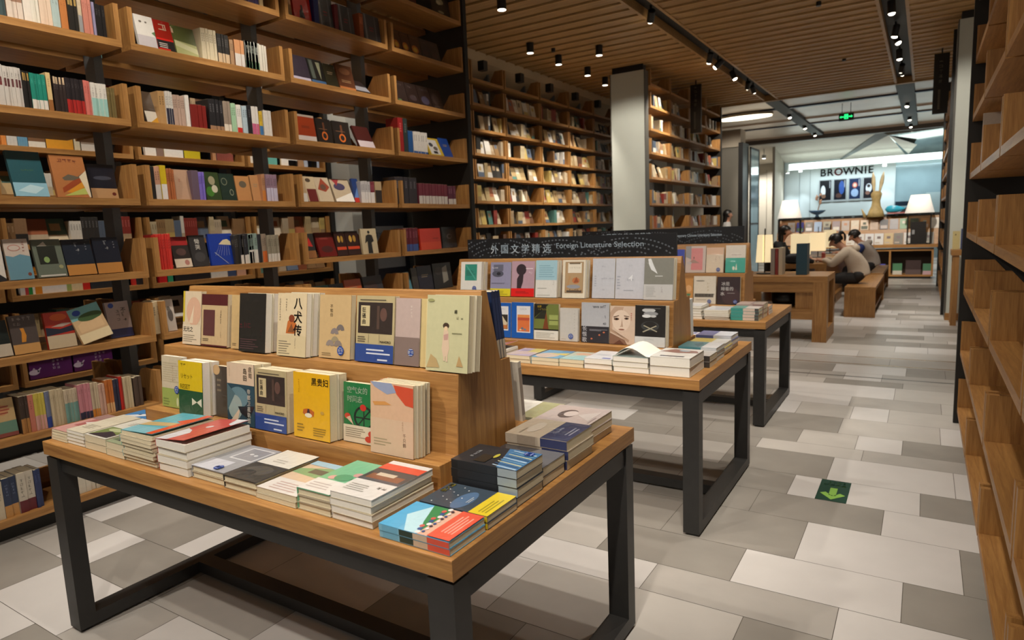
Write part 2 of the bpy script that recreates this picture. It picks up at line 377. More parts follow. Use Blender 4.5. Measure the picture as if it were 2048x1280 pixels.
SPINES=[
(6,0,1.592,1.624,2,0.2,'#3a4a4c',None,None,None,None,'dark slate'),
(6,0,1.625,1.699,3,0.2,'#8d6c58',0.45,'#c0b2a4',None,None,'brown and white'),
(6,0,1.701,1.736,1,0.215,'#c9c0b4',None,None,None,None,'thick cream'),
(6,0,1.736,1.775,3,0.205,'#c8c2b4',None,None,None,None,'ivory'),
(6,0,1.776,1.835,3,0.205,'#c9b29c',None,None,None,None,'peach cream'),
(6,0,1.835,1.875,2,0.205,'#9fb0ac',None,None,None,None,'pale blue-grey'),
(6,0,1.876,1.914,2,0.205,'#b0703c',None,None,None,None,'orange'),
(6,0,1.915,1.965,3,0.2,'#22201c',None,None,0.7,'#a88a48','black and gold'),
(6,0,1.966,1.989,2,0.195,'#b9a98f',0.5,'#8a8a8a',None,None,'beige'),
(6,0,1.99,2.038,3,0.2,'#b87868',None,None,None,None,'salmon pink'),
(6,0,2.041,2.054,1,0.185,'#8a84a0',None,None,None,None,'lilac'),
(6,0,2.055,2.111,3,0.18,'#1c1a1a',None,None,None,None,'plain black'),
(5,0,1.537,1.566,1,0.205,'#b4afa8',None,None,0.5,'#6a3030','thick white'),
(5,0,1.567,1.65,5,0.2,'#b8b2aa',None,None,0.5,'#5a3434','white dark-banded'),
(5,0,1.652,1.685,3,0.19,'#1c1a18',None,None,0.75,'#a08040','black and gold'),
(5,0,1.686,1.758,4,0.185,'#1f7a68',0.28,'#c9c4ba',None,None,'teal and white'),
(5,0,1.762,1.784,1,0.2,'#c4ab7a',0.3,'#8a5a30',None,None,'cream and brown'),
(5,0,1.793,1.853,4,0.185,'#2e2422',None,None,0.8,'#c0a888','dark brown'),
(5,0,1.854,1.945,6,0.19,'#262022',0.4,'#9c2420',None,None,'black over red'),
(5,0,1.947,1.981,2,0.19,'#c06a60',None,None,None,None,'rose pink'),
(5,0,1.983,2.065,4,0.185,'#c9c4ba',0.55,'#8fb8b0',None,None,'white and pale teal'),
(5,0,2.067,2.11,4,0.17,'#6a5c38',None,None,None,None,'olive'),
(1,0,1.429,1.469,3,0.2,'#3a2c24',0.4,'#a0703c',None,None,'dark brown and tan'),
(1,0,1.47,1.494,1,0.2,'#b06a58',None,None,None,None,'brick pink'),
(1,0,1.495,1.546,4,0.2,'#b9a84a',0.4,'#c09088',None,None,'yellow-green'),
(1,0,1.548,1.573,2,0.2,'#6a7088',0.3,'#28408a',None,None,'blue-grey'),
(1,0,1.574,1.64,5,0.2,'#b9a88a',None,None,None,None,'cream'),
(1,0,1.641,1.711,5,0.185,'#b9a890',0.6,'#6a9088',None,None,'cream and teal'),
(1,0,1.712,1.777,4,0.2,'#b87880',0.2,'#2a2a40',None,None,'pink'),
(1,0,1.778,1.819,4,0.195,'#b9a68c',0.22,'#c07828',None,None,'cream with an orange foot'),
(1,0,1.82,1.855,3,0.18,'#c09a88',None,None,None,None,'blush'),
(1,0,1.856,1.899,4,0.195,'#b0642c',0.3,'#c9a070',None,None,'orange-brown'),
(1,0,1.9,1.934,3,0.19,'#2c2c40',None,None,None,None,'navy'),
(1,0,1.935,1.956,2,0.2,'#b02418',None,None,None,None,'bright red'),
(1,0,1.957,2.007,4,0.19,'#b9a888',None,None,None,None,'pale cream'),
(0,0,1.273,1.302,1,0.2,'#b9ac94',None,None,None,None,'pale buff'),
(0,0,1.303,1.368,2,0.21,'#28324a',0.3,'#b08048',None,None,'navy and tan'),
(0,0,1.369,1.447,2,0.215,'#b9b0a0',0.3,'#5a1c24',None,None,'white and maroon'),
(0,0,1.448,1.48,2,0.21,'#28345a',None,None,None,None,'plain navy'),
(0,0,1.588,1.608,1,0.2,'#b9b0a0',None,None,None,None,'ivory'),
(0,0,1.61,1.644,1,0.2,'#c0b8a8',None,None,0.85,'#38342e','thick white'),
(0,0,1.646,1.69,1,0.2,'#c0b8a8',None,None,0.75,'#2c3a48','white and slate'),
(0,0,1.691,1.743,2,0.2,'#c0b8a8',None,None,None,None,'broad white'),
(0,0,1.745,1.812,4,0.195,'#b9b09e',None,None,None,None,'narrow white'),
(6,1,2.695,2.806,6,0.2,'#c9bda0',None,None,None,None,''),
(6,1,2.809,2.899,5,0.19,'#2c2a28',0.35,'#c0a888',None,None,''),
(6,1,2.9,2.934,2,0.17,'#a08060',None,None,None,None,''),
(6,1,2.936,3.013,3,0.18,'#c08a60',0.5,'#c9c4bc',None,None,''),
(6,1,3.019,3.145,5,0.19,'#b9c0b8',0.3,'#5a7a60',None,None,''),
(6,1,3.021,3.125,4,0.19,'#c4c4b8',0.3,'#5a8a68',None,None,''),
(6,1,3.128,3.192,4,0.185,'#c9c2b4',None,None,None,None,''),
(7,1,2.834,2.948,4,0.2,'#6a1c18',None,None,None,None,''),
(7,1,2.951,3.143,8,0.2,'#3a3048',None,None,None,None,''),
(7,1,3.021,3.17,8,0.2,'#3a3458',None,None,None,None,''),
(7,1,3.171,3.202,1,0.19,'#a89068',None,None,None,None,''),
(7,2,3.663,3.709,1,0.21,'#1c2a60',None,None,None,None,''),
(7,2,3.87,3.916,2,0.2,'#601820',None,None,None,None,''),
(7,2,4.138,4.191,2,0.2,'#8a4420',None,None,None,None,''),
(5,1,2.366,2.411,2,0.2,'#b08a5a',None,None,None,None,''),
(5,1,2.412,2.456,4,0.205,'#c9c4bc',0.5,'#28283a',None,None,''),
(5,1,2.457,2.538,5,0.19,'#a88f80',None,None,None,None,''),
(5,1,2.539,2.57,2,0.2,'#c9c4bc',None,None,None,None,''),
(5,1,2.571,2.678,4,0.15,'#6a1610',None,None,None,None,''),
(5,1,2.7,2.802,4,0.2,'#1c1a1c',0.15,'#8a6a50',None,None,''),
(5,1,2.804,2.861,3,0.2,'#857668',0.25,'#c9c0b0',None,None,''),
(5,1,2.863,2.903,2,0.195,'#8fb090',None,None,None,None,''),
(5,1,2.904,2.946,2,0.19,'#c9c4bc',0.2,'#b02820',None,None,''),
(5,1,2.948,3.02,3,0.19,'#a0b0b8',None,None,None,None,''),
(5,1,2.99,3.02,1,0.2,'#1c1a1c',None,None,None,None,''),
(5,1,3.022,3.079,3,0.195,'#c9c4bc',0.4,'#b05878',None,None,''),
(5,1,3.082,3.115,2,0.17,'#c0a030',0.4,'#3a6a9a',None,None,''),
(5,1,3.118,3.187,3,0.18,'#c9c4bc',None,None,None,None,''),
(5,3,4.529,4.595,1,0.3,'#8c1c1c',None,None,None,None,''),
(5,3,4.599,4.654,1,0.3,'#26302e',None,None,None,None,''),
(5,3,4.659,4.723,1,0.2,'#1c4a80',None,None,None,None,''),
(5,3,4.73,4.934,6,0.2,'#c9c4bc',0.12,'#28508a',None,None,''),
(4,1,2.265,2.288,1,0.2,'#22201e',None,None,None,None,''),
(4,1,2.289,2.327,2,0.2,'#b98a70',0.45,'#c9c4c0',None,None,''),
(4,1,2.328,2.362,1,0.21,'#b9a018',0.45,'#c9c4c0',None,None,''),
(4,1,2.364,2.413,4,0.19,'#9a5a34',None,None,None,None,''),
(4,1,2.529,2.575,1,0.19,'#5a4a58',None,None,None,None,''),
(4,1,2.576,2.619,3,0.18,'#7060b0',None,None,None,None,''),
(4,1,3.055,3.088,2,0.19,'#a87a58',0.4,'#c07838',None,None,''),
(4,1,3.091,3.189,5,0.19,'#8a7080',0.5,'#b9b4c8',None,None,''),
(4,2,4.022,4.131,4,0.18,'#a8a4a4',0.5,'#c9c4c0',None,None,''),
(4,2,4.134,4.188,2,0.18,'#6a2430',0.5,'#c9c4c0',None,None,''),
(4,2,4.191,4.268,1,0.185,'#a08a6a',0.6,'#2a2420',None,None,''),
(4,3,4.443,4.747,5,0.235,'#2e2a2e',None,None,None,None,''),
(4,3,4.764,5.204,14,0.19,'#6a2c38',0.4,'#c9c4bc',None,None,''),
(4,3,5.209,5.335,3,0.18,'#58283a',0.3,'#c9c4bc',None,None,''),
(3,1,2.253,2.348,8,0.22,'#c0322a',None,None,None,None,''),
(3,1,2.788,2.862,4,0.2,'#2a2826',None,None,None,None,''),
(3,1,2.864,2.897,2,0.2,'#22242a',0.3,'#c9c4bc',None,None,''),
(3,1,2.9,2.943,2,0.2,'#7d9088',0.4,'#c9c4bc',None,None,''),
(3,1,2.832,2.9,3,0.205,'#24242a',0.3,'#c9c4bc',None,None,''),
(3,1,2.902,2.975,3,0.205,'#7d9088',0.45,'#c9c4bc',None,None,''),
(3,1,2.976,3.008,2,0.2,'#2a2a2e',None,None,None,None,''),
(3,1,3.01,3.052,2,0.2,'#8a7a6a',0.4,'#c06028',None,None,''),
(3,1,3.055,3.158,6,0.19,'#8a8270',0.3,'#c9c4bc',None,None,''),
(3,3,4.507,4.72,5,0.21,'#5a1c28',0.3,'#38508a',None,None,''),
(2,1,2.18,2.262,3,0.2,'#b9a684',None,None,None,None,''),
(1,1,2.015,2.066,3,0.18,'#4a3a30',None,None,None,None,''),
]
FRONTS=[
(1,0,1.326,1.421,0.2,'#b09468','comic',8,0.05,0),
(6,1,2.304,2.418,0.2,'#d4d0c8','whitegloss',12,0.05,0),
(6,1,2.421,2.531,0.2,'#8c1c12','redtitle',14,0.05,0),
(6,1,2.537,2.686,0.19,'#5c6034','greenland',14,0.05,0),
(6,2,3.439,3.607,0.2,'#2c2430','darkband',16,0.05,0),
(6,2,3.612,3.759,0.2,'#1c1c1a','pale1',16,0.05,0),
(6,2,3.764,3.889,0.19,'#2c2a1c','plain',16,0.05,0),
(6,2,3.898,4.075,0.21,'#5a3420','foot',14,0.05,0),
(6,2,4.081,4.245,0.16,'#2a2424','palefoot',45,0.05,0),
(6,3,4.573,4.724,0.2,'#241816','dark0',16,0.05,0),
(6,3,4.728,4.89,0.2,'#241816','dark1',16,0.05,0),
(6,3,4.894,5.069,0.2,'#241816','dark2',16,0.05,0),
(6,3,5.074,5.247,0.2,'#241816','dark3',16,0.05,0),
(7,2,3.491,3.658,0.24,'#c02818','redman',6,0.05,0),
(7,2,3.721,3.876,0.23,'#3a3c3e','silver',6,0.04,0),
(7,2,3.929,4.095,0.22,'#3a3c40','silver',6,0.04,0),
(7,2,4.205,4.402,0.22,'#3c3c40','silver',6,0.04,0),
(7,3,4.574,4.689,0.19,'#3c2218','sun',14,0.05,0),
(7,3,4.693,4.812,0.19,'#3c2218','sun',14,0.05,0),
(7,3,4.817,4.958,0.19,'#3c2218','sun',14,0.05,0),
(7,3,4.962,5.095,0.19,'#1c1a20','dark1',14,0.05,0),
(7,3,5.099,5.238,0.19,'#1c1a20','dark1',14,0.05,0),
(8,3,4.661,4.915,0.2,'#4a1414','plain',8,0.05,0),
(8,3,5.14,5.425,0.2,'#1c1a18','floral',8,0.05,0),
(5,1,2.296,2.372,0.2,'#4a3c30','obiw',18,0.05,0),
(5,2,3.426,3.614,0.2,'#8c3418','orangered',8,0.05,0),
(5,2,3.627,3.778,0.19,'#1e1a18','torch',8,0.05,0),
(5,2,3.798,3.977,0.19,'#1e1a18','torch',8,0.05,0),
(5,2,4.069,4.254,0.2,'#3c1412','palefoot2',26,0.05,0),
(5,3,5.003,5.208,0.19,'#b0942c','montage',26,0.05,0),
(5,3,5.212,5.354,0.2,'#1c3c80','plain',22,0.05,0),
(4,0,1.563,1.722,0.25,'#1f4a52','teal',16,0.06,0),
(4,0,1.754,1.927,0.235,'#a0673c','mountain',12,0.05,0),
(4,0,1.955,2.103,0.2,'#191a24','tanobi',8,0.1,0),
(4,1,2.427,2.538,0.19,'#a0816a','plainred',8,0.05,0),
(4,1,2.637,2.748,0.185,'#2c3c20','circles',8,0.05,0),
(4,1,2.75,2.863,0.18,'#1c2c24','circles2',8,0.05,0),
(4,1,2.868,2.982,0.17,'#a8784a','emblem',8,0.05,0),
(4,1,2.99,3.067,0.18,'#a87a50','plain',8,0.05,0),
(4,2,3.404,3.479,0.19,'#b09878','wfoot',10,0.05,0),
(4,2,3.482,3.589,0.2,'#b8a688','redblock',16,0.05,0),
(4,2,3.593,3.741,0.2,'#b0a088','redtri',18,0.05,0),
(4,2,3.764,3.967,0.2,'#a89880','splash',22,0.05,0),
(4,2,3.97,4.038,0.2,'#1c3468','pyramid',10,0.05,0),
(3,0,1.425,1.466,0.2,'#c9c4bc','blackfoot',6,0.05,0),
(3,0,1.481,1.593,0.215,'#b9aca0','bluewave',10,0.05,0),
(3,0,1.613,1.754,0.21,'#5c6458','darkpic',14,0.05,0),
(3,0,1.758,1.907,0.205,'#1c2430','tanobi2',14,0.05,0),
(3,0,1.912,2.054,0.21,'#181c28','tanobi2',10,0.05,0),
(3,1,2.375,2.489,0.2,'#2a2422','redtop',14,0.05,0),
(3,1,2.496,2.607,0.205,'#2c2a2a','kutsu',10,0.05,0),
(3,1,2.624,2.802,0.21,'#14328c','chute',6,0.05,0),
(3,2,3.418,3.519,0.19,'#22201e','redtri2',10,0.05,0),
(3,2,3.557,3.733,0.2,'#5a1614','plainred2',18,0.05,0),
(3,2,3.739,3.853,0.2,'#2a1410','goldpair',12,0.05,0),
(3,2,3.856,4.002,0.2,'#2a1410','goldpair',12,0.05,0),
(3,2,4.02,4.205,0.215,'#b8a888','manfig',6,0.05,0),
(3,3,4.764,5.071,0.2,'#b83020','gradred',4,0.04,0),
(3,3,5.219,5.459,0.21,'#30343c','swirl',4,0.14,0),
(2,0,1.364,1.448,0.19,'#141c1a','paleobi',14,0.05,0),
(2,0,1.453,1.577,0.205,'#463c38','orangecat',10,0.05,0),
(2,0,1.617,1.759,0.2,'#a02c1c','redsea',8,0.06,0),
(2,0,1.777,1.945,0.205,'#b89a74','dog',16,0.03,13),
(2,0,1.97,2.105,0.215,'#9a8a86','navyobi',10,0.12,0),
(2,1,2.281,2.34,0.2,'#b8aca0','ink',8,0.05,0),
(2,2,3.493,3.643,0.17,'#285048','plain',14,0.05,0),
(2,2,3.646,3.799,0.17,'#242626','dark2',14,0.05,0),
(2,2,3.807,3.996,0.19,'#a04a24','plain',12,0.05,0),
(2,2,4.023,4.255,0.2,'#2c2a2e','dark3',14,0.05,0),
(2,3,4.552,4.626,0.2,'#4a8090','plain',14,0.05,0),
(2,3,4.636,4.719,0.23,'#38342c','dark1',8,0.05,0),
(2,3,4.723,4.934,0.24,'#1c1a2c','plain',8,0.05,0),
(2,3,4.946,5.234,0.25,'#1c1c20','foil',6,0.05,0),
]
DISPLAY=[
(0,0,-2.555,-2.43,0.0,0.215,'wuguang',1),
(0,0,-2.427,-2.259,0.018,0.205,'maroon',1),
(0,0,-2.235,-2.15,0.0,0.205,'tanbook',1),
(0,0,-2.148,-1.996,0.041,0.215,'blackink',2),
(0,0,-1.931,-1.78,0.073,0.22,'baquan',3),
(0,0,-1.747,-1.596,0.013,0.215,'fans',1),
(0,0,-1.572,-1.404,0.007,0.215,'kuang',1),
(0,0,-1.4,-1.299,0.0,0.21,'lilac',1),
(0,0,-1.296,-1.255,0.0,0.21,'yellowedge',1),
(0,0,-1.251,-1.095,0.034,0.225,'girlgreen',2),
(0,1,-2.588,-2.443,0.04,0.205,'greenwhite',1),
(0,1,-2.402,-2.247,0.066,0.205,'reset',2),
(0,1,-2.23,-2.104,0.0,0.19,'inkbrown',1),
(0,1,-2.099,-1.945,0.072,0.22,'didu',2),
(0,1,-1.941,-1.776,0.047,0.21,'kuang',2),
(0,1,-1.743,-1.571,0.051,0.215,'huang',2),
(0,1,-1.553,-1.403,0.009,0.19,'kongqi',1),
(0,1,-1.396,-1.226,0.061,0.215,'qianzhi',5),
(1,0,-2.51,-2.348,0.04,0.215,'tealpic',2),
(1,0,-2.299,-2.146,0.0,0.21,'lavyellow',1),
(1,0,-2.142,-1.978,0.014,0.215,'mauvered',1),
(1,0,-1.957,-1.812,0.028,0.22,'lightblue',2),
(1,0,-1.777,-1.629,0.029,0.22,'naturebook',2),
(1,0,-1.597,-1.458,0.0,0.225,'silverw',1),
(1,0,-1.455,-1.285,0.0,0.225,'silverw2',1),
(1,0,-1.283,-1.119,0.014,0.225,'feather',2),
(1,1,-2.209,-2.097,0.0,0.21,'bluepic',1),
(1,1,-2.094,-1.939,0.0,0.215,'bluepic2',1),
(1,1,-1.935,-1.771,0.015,0.21,'greenblack',1),
(1,1,-1.763,-1.646,0.018,0.19,'greysticker',1),
(1,1,-1.626,-1.455,0.02,0.225,'everhen',1),
(1,1,-1.452,-1.303,0.0,0.21,'faceb',1),
(1,1,-1.3,-1.13,0.014,0.22,'blackwhite',2),
(2,0,-1.73,-1.651,0.0,0.19,'bluesmall',1),
(2,0,-1.643,-1.479,0.003,0.215,'greypink',1),
(2,0,-1.475,-1.338,0.0,0.2,'creamsticker',1),
(2,0,-1.323,-1.17,0.0,0.215,'whiteteal',1),
(2,1,-1.641,-1.552,0.0,0.2,'tanparrot',1),
(2,1,-1.548,-1.372,0.0,0.22,'creambar',1),
(2,1,-1.363,-1.186,0.004,0.215,'icewater',1),
]
REARBOOKS=[
(1.174,2.096,2.127,1,0.2,'#b8b4b0',None,None),
(1.174,2.127,2.149,1,0.2,'#a03438',None,None),
(1.174,2.149,2.175,1,0.2,'#1c7a3c',None,None),
(1.174,2.175,2.191,1,0.2,'#cfccc4',None,None),
(1.174,2.191,2.237,2,0.2,'#c07a20',None,None),
(1.174,2.237,2.402,2,0.2,'#cfccc8',None,None),
(1.174,2.402,2.436,3,0.2,'#8a9a58',None,None),
(1.174,2.436,2.515,3,0.2,'#c4b490',None,None),
(1.174,2.515,2.569,1,0.2,'#b02018',None,None),
(1.174,2.573,2.781,10,0.2,'#22262c',None,None),
(1.174,2.897,2.926,1,0.2,'#b02c28',None,None),
(1.174,2.926,3.009,5,0.2,'#22242a',None,None),
(1.174,3.12,3.19,1,0.2,'#b81c24',None,None),
(1.174,3.199,3.244,3,0.2,'#2c8a68',None,None),
(1.174,3.262,3.595,5,0.2,'#1c1c20',None,None),
(1.174,3.605,3.775,4,0.19,'#c4c2bc',None,None),
(1.174,3.78,3.865,4,0.19,'#38486a',None,None),
(1.174,3.876,3.974,3,0.19,'#b8917c',None,None),
(2.24,2.113,2.143,2,0.2,'#c07a3c',None,None),
(2.24,2.146,2.21,3,0.2,'#b4b2ac',None,None),
(2.24,2.213,2.275,4,0.2,'#5a86a0',None,None),
(2.24,2.278,2.388,1,0.21,'#6a4c34',0.2,'#c4c0b4'),
(2.24,2.394,2.577,1,0.21,'#75563a',0.4,'#c48a28'),
(2.24,2.584,2.626,2,0.21,'#c0b89c',None,None),
(2.24,2.633,2.757,1,0.21,'#8a7868',0.25,'#c4c0b8'),
(2.24,2.764,2.802,2,0.2,'#8a5a3c',None,None),
(2.24,3.126,3.219,1,0.21,'#cfcac0',None,None),
(2.24,3.223,3.284,4,0.2,'#7a6458',None,None),
(2.24,3.288,3.459,1,0.21,'#c8b82c',0.55,'#cfccc4'),
(2.24,3.468,3.619,1,0.21,'#22221c',0.6,'#b8a820'),
(2.24,3.742,3.777,1,0.2,'#b88a64',None,None),
(2.24,3.782,3.953,7,0.2,'#405a7c',0.4,'#8a4a40'),
(2.24,4.154,4.204,1,0.2,'#2c7ab0',None,None),
(2.24,4.343,4.486,2,0.2,'#5a9a90',None,None),
(2.24,4.498,4.699,1,0.21,'#c8b060',0.5,'#cfccc4'),
(2.24,4.79,4.992,4,0.2,'#a4aec0',None,None),
]
# ------------------------------------------------------------------ display tables with stepped risers
TT = .775
TABLES = [(-2.822, -.863, 1.07), (-2.814, -.855, 2.945), (-2.87, -.93, 4.827)]
TD = 1.085
TNAME = ['nearest display table', 'middle display table', 'farthest display table']
def make_table(x0, x1, y0, label, group):
    t = thing('display_table', label, 'table', ((x0+x1)/2, y0 + TD/2, 0), 0, group)
    hx, hy = (x1-x0)/2, TD/2
    b = MB(); b.plank((-hx, -hy, TT-.052), (hx, hy, TT)); b.build('tabletop', t, bevel=.003)
    lw, ld = .078, .062
    for sx in (-1, 1):
        a, c = (hx-lw-.004, hx-.004) if sx > 0 else (-hx+.004, -hx+lw+.004)
        for sy in (-1, 1):
            ya, yb = (-hy+.006, -hy+.006+ld) if sy < 0 else (hy-.006-ld, hy-.006)
            b = MB(); b.box((a, ya, .012), (c, yb, TT-.062), STEEL); b.box((a+.015, ya+.012, 0), (c-.015, yb-.012, .012), BLACK); b.build('leg', t)
        b = MB(); b.box((a+.006, -hy+.006+ld, TT-.125), (c-.006, hy-.006-ld, TT-.064), STEEL); b.build('top_rail', t)
        b = MB(); b.box((a, -hy+.006+ld, .012), (c, hy-.006-ld, .062), STEEL); b.build('foot_rail', t)
    b = MB(); b.box((-hx+lw+.004, -.035, .014), (hx-lw-.004, .035, .064), STEEL); b.build('stretcher', t)
    for ya in (-hy+.02, hy-.05):
        b = MB(); b.box((-hx+lw+.004, ya, TT-.115), (hx-lw-.004, ya+.03, TT-.062), STEEL); b.build('apron', t)
    return t
RISER = [(.30, 0), (.30, .075), (.385, .075), (.407, .315), (.485, .315), (.545, .545), (.57, .545), (.63, .315), (.685, .315), (.705, .075), (.79, .075), (.79, 0)]
for k, (x0, x1, y0) in enumerate(TABLES):
    make_table(x0, x1, y0, 'oak topped display table on a black steel frame, ' + ['nearest of the three', 'in the middle of three', 'farthest of the three'][k], 'book display tables')
    r = MB(); rx0, rx1 = [(-2.635, -1.13), (-2.6, -1.11), (-2.66, -1.165)][k]
    r.prism([(y0+py, z) for py, z in RISER], 'x', rx0 - rx0, rx1 - rx0, OAK_X)
    o = r.build('display_riser', loc=(rx0, 0, TT + .0005), bevel=.0025)
    for q in (-.0025, rx1 - rx0):
        e = MB(); e.prism([(y0+py, z) for py, z in RISER], 'x', q, q + .0025, OAK_Z); e.build('end_panel', o)
    tag(o, 'stepped two-sided oak book riser standing on the ' + TNAME[k], 'display stand', 'stepped risers on the tables')
def shelf_sign(x0, x1, y, zh, zt, en, lab, cw, ex, es, ew, cs, zc=.28, zb=1.322):
    b = MB(); b.box((0, 0, 0), (x1-x0, .012, zt-zb), M('#15171b', .35, grain=.1, scale=12))
    o = b.build('shelf_sign', loc=(x0, y, zb)); tag(o, lab, 'sign')
    t = MB(); wht = M('#d5d9da', .5, emit=.12, grain=0)
    def P(u, v): return (u, -.0015, v)
    hgt = zt - zb; n = len(zh)
    for i, ch in enumerate(zh):
        def P1(u, v, i=i): return (cw[0] + i*cw[1] + u, -.0015, hgt*zc + v)
        text_on(t, ch, P1, cs, wht, bold=.02)
    t.build('chinese_lettering', o); t = MB()
    def P2(u, v): return (ex + u, -.0015, hgt*.46 + v)
    text_on(t, en, P2, es, wht, bold=.012, wide=ew/(text_w(en)*es))
    t.build('english_lettering', o)
    g = MB(); gm = M('#50565e', .5); rnd = random.Random(3); L = x1 - x0       # faint arcs of small print
    for cx, cz in ((L*.17, -.12), (L*.48, -.16), (L*.80, -.16)):
        for rr in (.14, .165, .19, .215, .24, .265):
            a = R(18)
            while a < R(162):
                da = rnd.uniform(.0075, .009)/rr
                x = cx + rr*1.5*math.cos(a); z = cz + rr*math.sin(a)
                if .01 < x < L-.01 and .012 < z < hgt-.012 and rnd.random() < .75:
                    tx, tz = -math.sin(a)*1.5, math.cos(a); q = math.hypot(tx, tz); tx /= q; tz /= q
                    s = .0058
                    q = .0042; g.poly([(x-tx*s+tz*q, -.0008, z-tz*s-tx*q), (x+tx*s+tz*q, -.0008, z+tz*s-tx*q), (x+tx*s-tz*q, -.0008, z+tz*s+tx*q), (x-tx*s-tz*q, -.0008, z-tz*s+tx*q)], gm)
                a += da*1.9
    g.build('small_print', o)
shelf_sign(-2.535, -1.137, 2.945+.551, '外国文学精选', 1.447, 'Foreign Literature Selection', 'black header sign reading Foreign Literature Selection on the middle riser', (.18, .0765), .655, .042, .555, .060)
shelf_sign(-2.62, -1.204, 4.827+.551, '中国现当代文学精选', 1.455, 'Modern and Contemporary Chinese Literature Selection', 'black header sign reading Modern and Contemporary Chinese Literature Selection', (.185, .0525), .68, .030, .56, .046, .5)

# ------------------------------------------------------------------ books
STK = M('#22408c', .35); WHT = M('#d6d8dc', .5)
def glyph(mb, P, u, v, s, m, rnd):
    for _ in range(rnd.randint(3, 4)):
        if rnd.random() < .55:
            y = v + rnd.uniform(.08, .92)*s; a = u + rnd.uniform(0, .25)*s; c = u + rnd.uniform(.7, 1)*s; h = .10*s
            mb.poly([P(a, y), P(c, y), P(c, y+h), P(a, y+h)], m)
        else:
            x = u + rnd.uniform(.1, .85)*s; a = v + rnd.uniform(0, .3)*s; c = v + rnd.uniform(.65, 1)*s; h = .11*s
            mb.poly([P(x, a), P(x+h, a), P(x+h, c), P(x, c)], m)
def draw(mb, decos, w, h, front=True, seed=1):
    rnd = random.Random(seed); lay = [0]
    for d in decos:
        lay[0] += 1; yy = -.0002 - .00012*lay[0]
        def P(u, v): return (u, yy, v)
        k = d[0]; m = M(d[-1], .4, grain=.05, wrap=.5)
        if k == 'r': mb.poly([P(d[1]*w, d[2]*h), P(d[3]*w, d[2]*h), P(d[3]*w, d[4]*h), P(d[1]*w, d[4]*h)], m)
        elif k == 'e': mb.poly([P(d[1]*w + d[3]*w*math.cos(2*PI*i/20), d[2]*h + d[4]*h*math.sin(2*PI*i/20)) for i in range(20)], m)
        elif k == 'p': mb.poly([P(a*w, c*h) for a, c in d[1]], m)
        elif k == 'l':
            n = d[5]; st = (d[4]-d[2])/n
            for i in range(n):
                y = d[2] + st*i; e = d[3] - rnd.random()*(d[3]-d[1])*.35
                mb.poly([P(d[1]*w, y*h), P(e*w, y*h), P(e*w, (y+st*.42)*h), P(d[1]*w, (y+st*.42)*h)], m)
        elif k == 'g':
            for i in range(d[4]):
                u, v = (d[1]*w, d[2]*h - (i+1)*d[3]*h*1.15) if d[5] else (d[1]*w + i*d[3]*h*1.1, d[2]*h - d[3]*h)
                glyph(mb, P, u, v, d[3]*h, m, rnd)
        elif k == 't':
            def P2(u, v): return P(d[2]*w + u, (d[3]-d[4])*h + v)
            text_on(mb, d[1], P2, d[4]*h, m, bold=.03)
        elif k == 'tm':
            tw = text_w(d[1])*d[4]*h
            def P3(u, v): return P(d[2]*w + tw - u, (d[3]-d[4])*h + v)
            text_on(mb, d[1], P3, d[4]*h, m, bold=.02)
        elif k == 'tv':
            for i, ch in enumerate(d[1]):
                def P4(u, v, i=i): return P(d[2]*w + u, (d[3]-(i+1)*d[4]*1.08)*h + v)
                text_on(mb, ch, P4, d[4]*h, m, bold=.035)
BM = {}
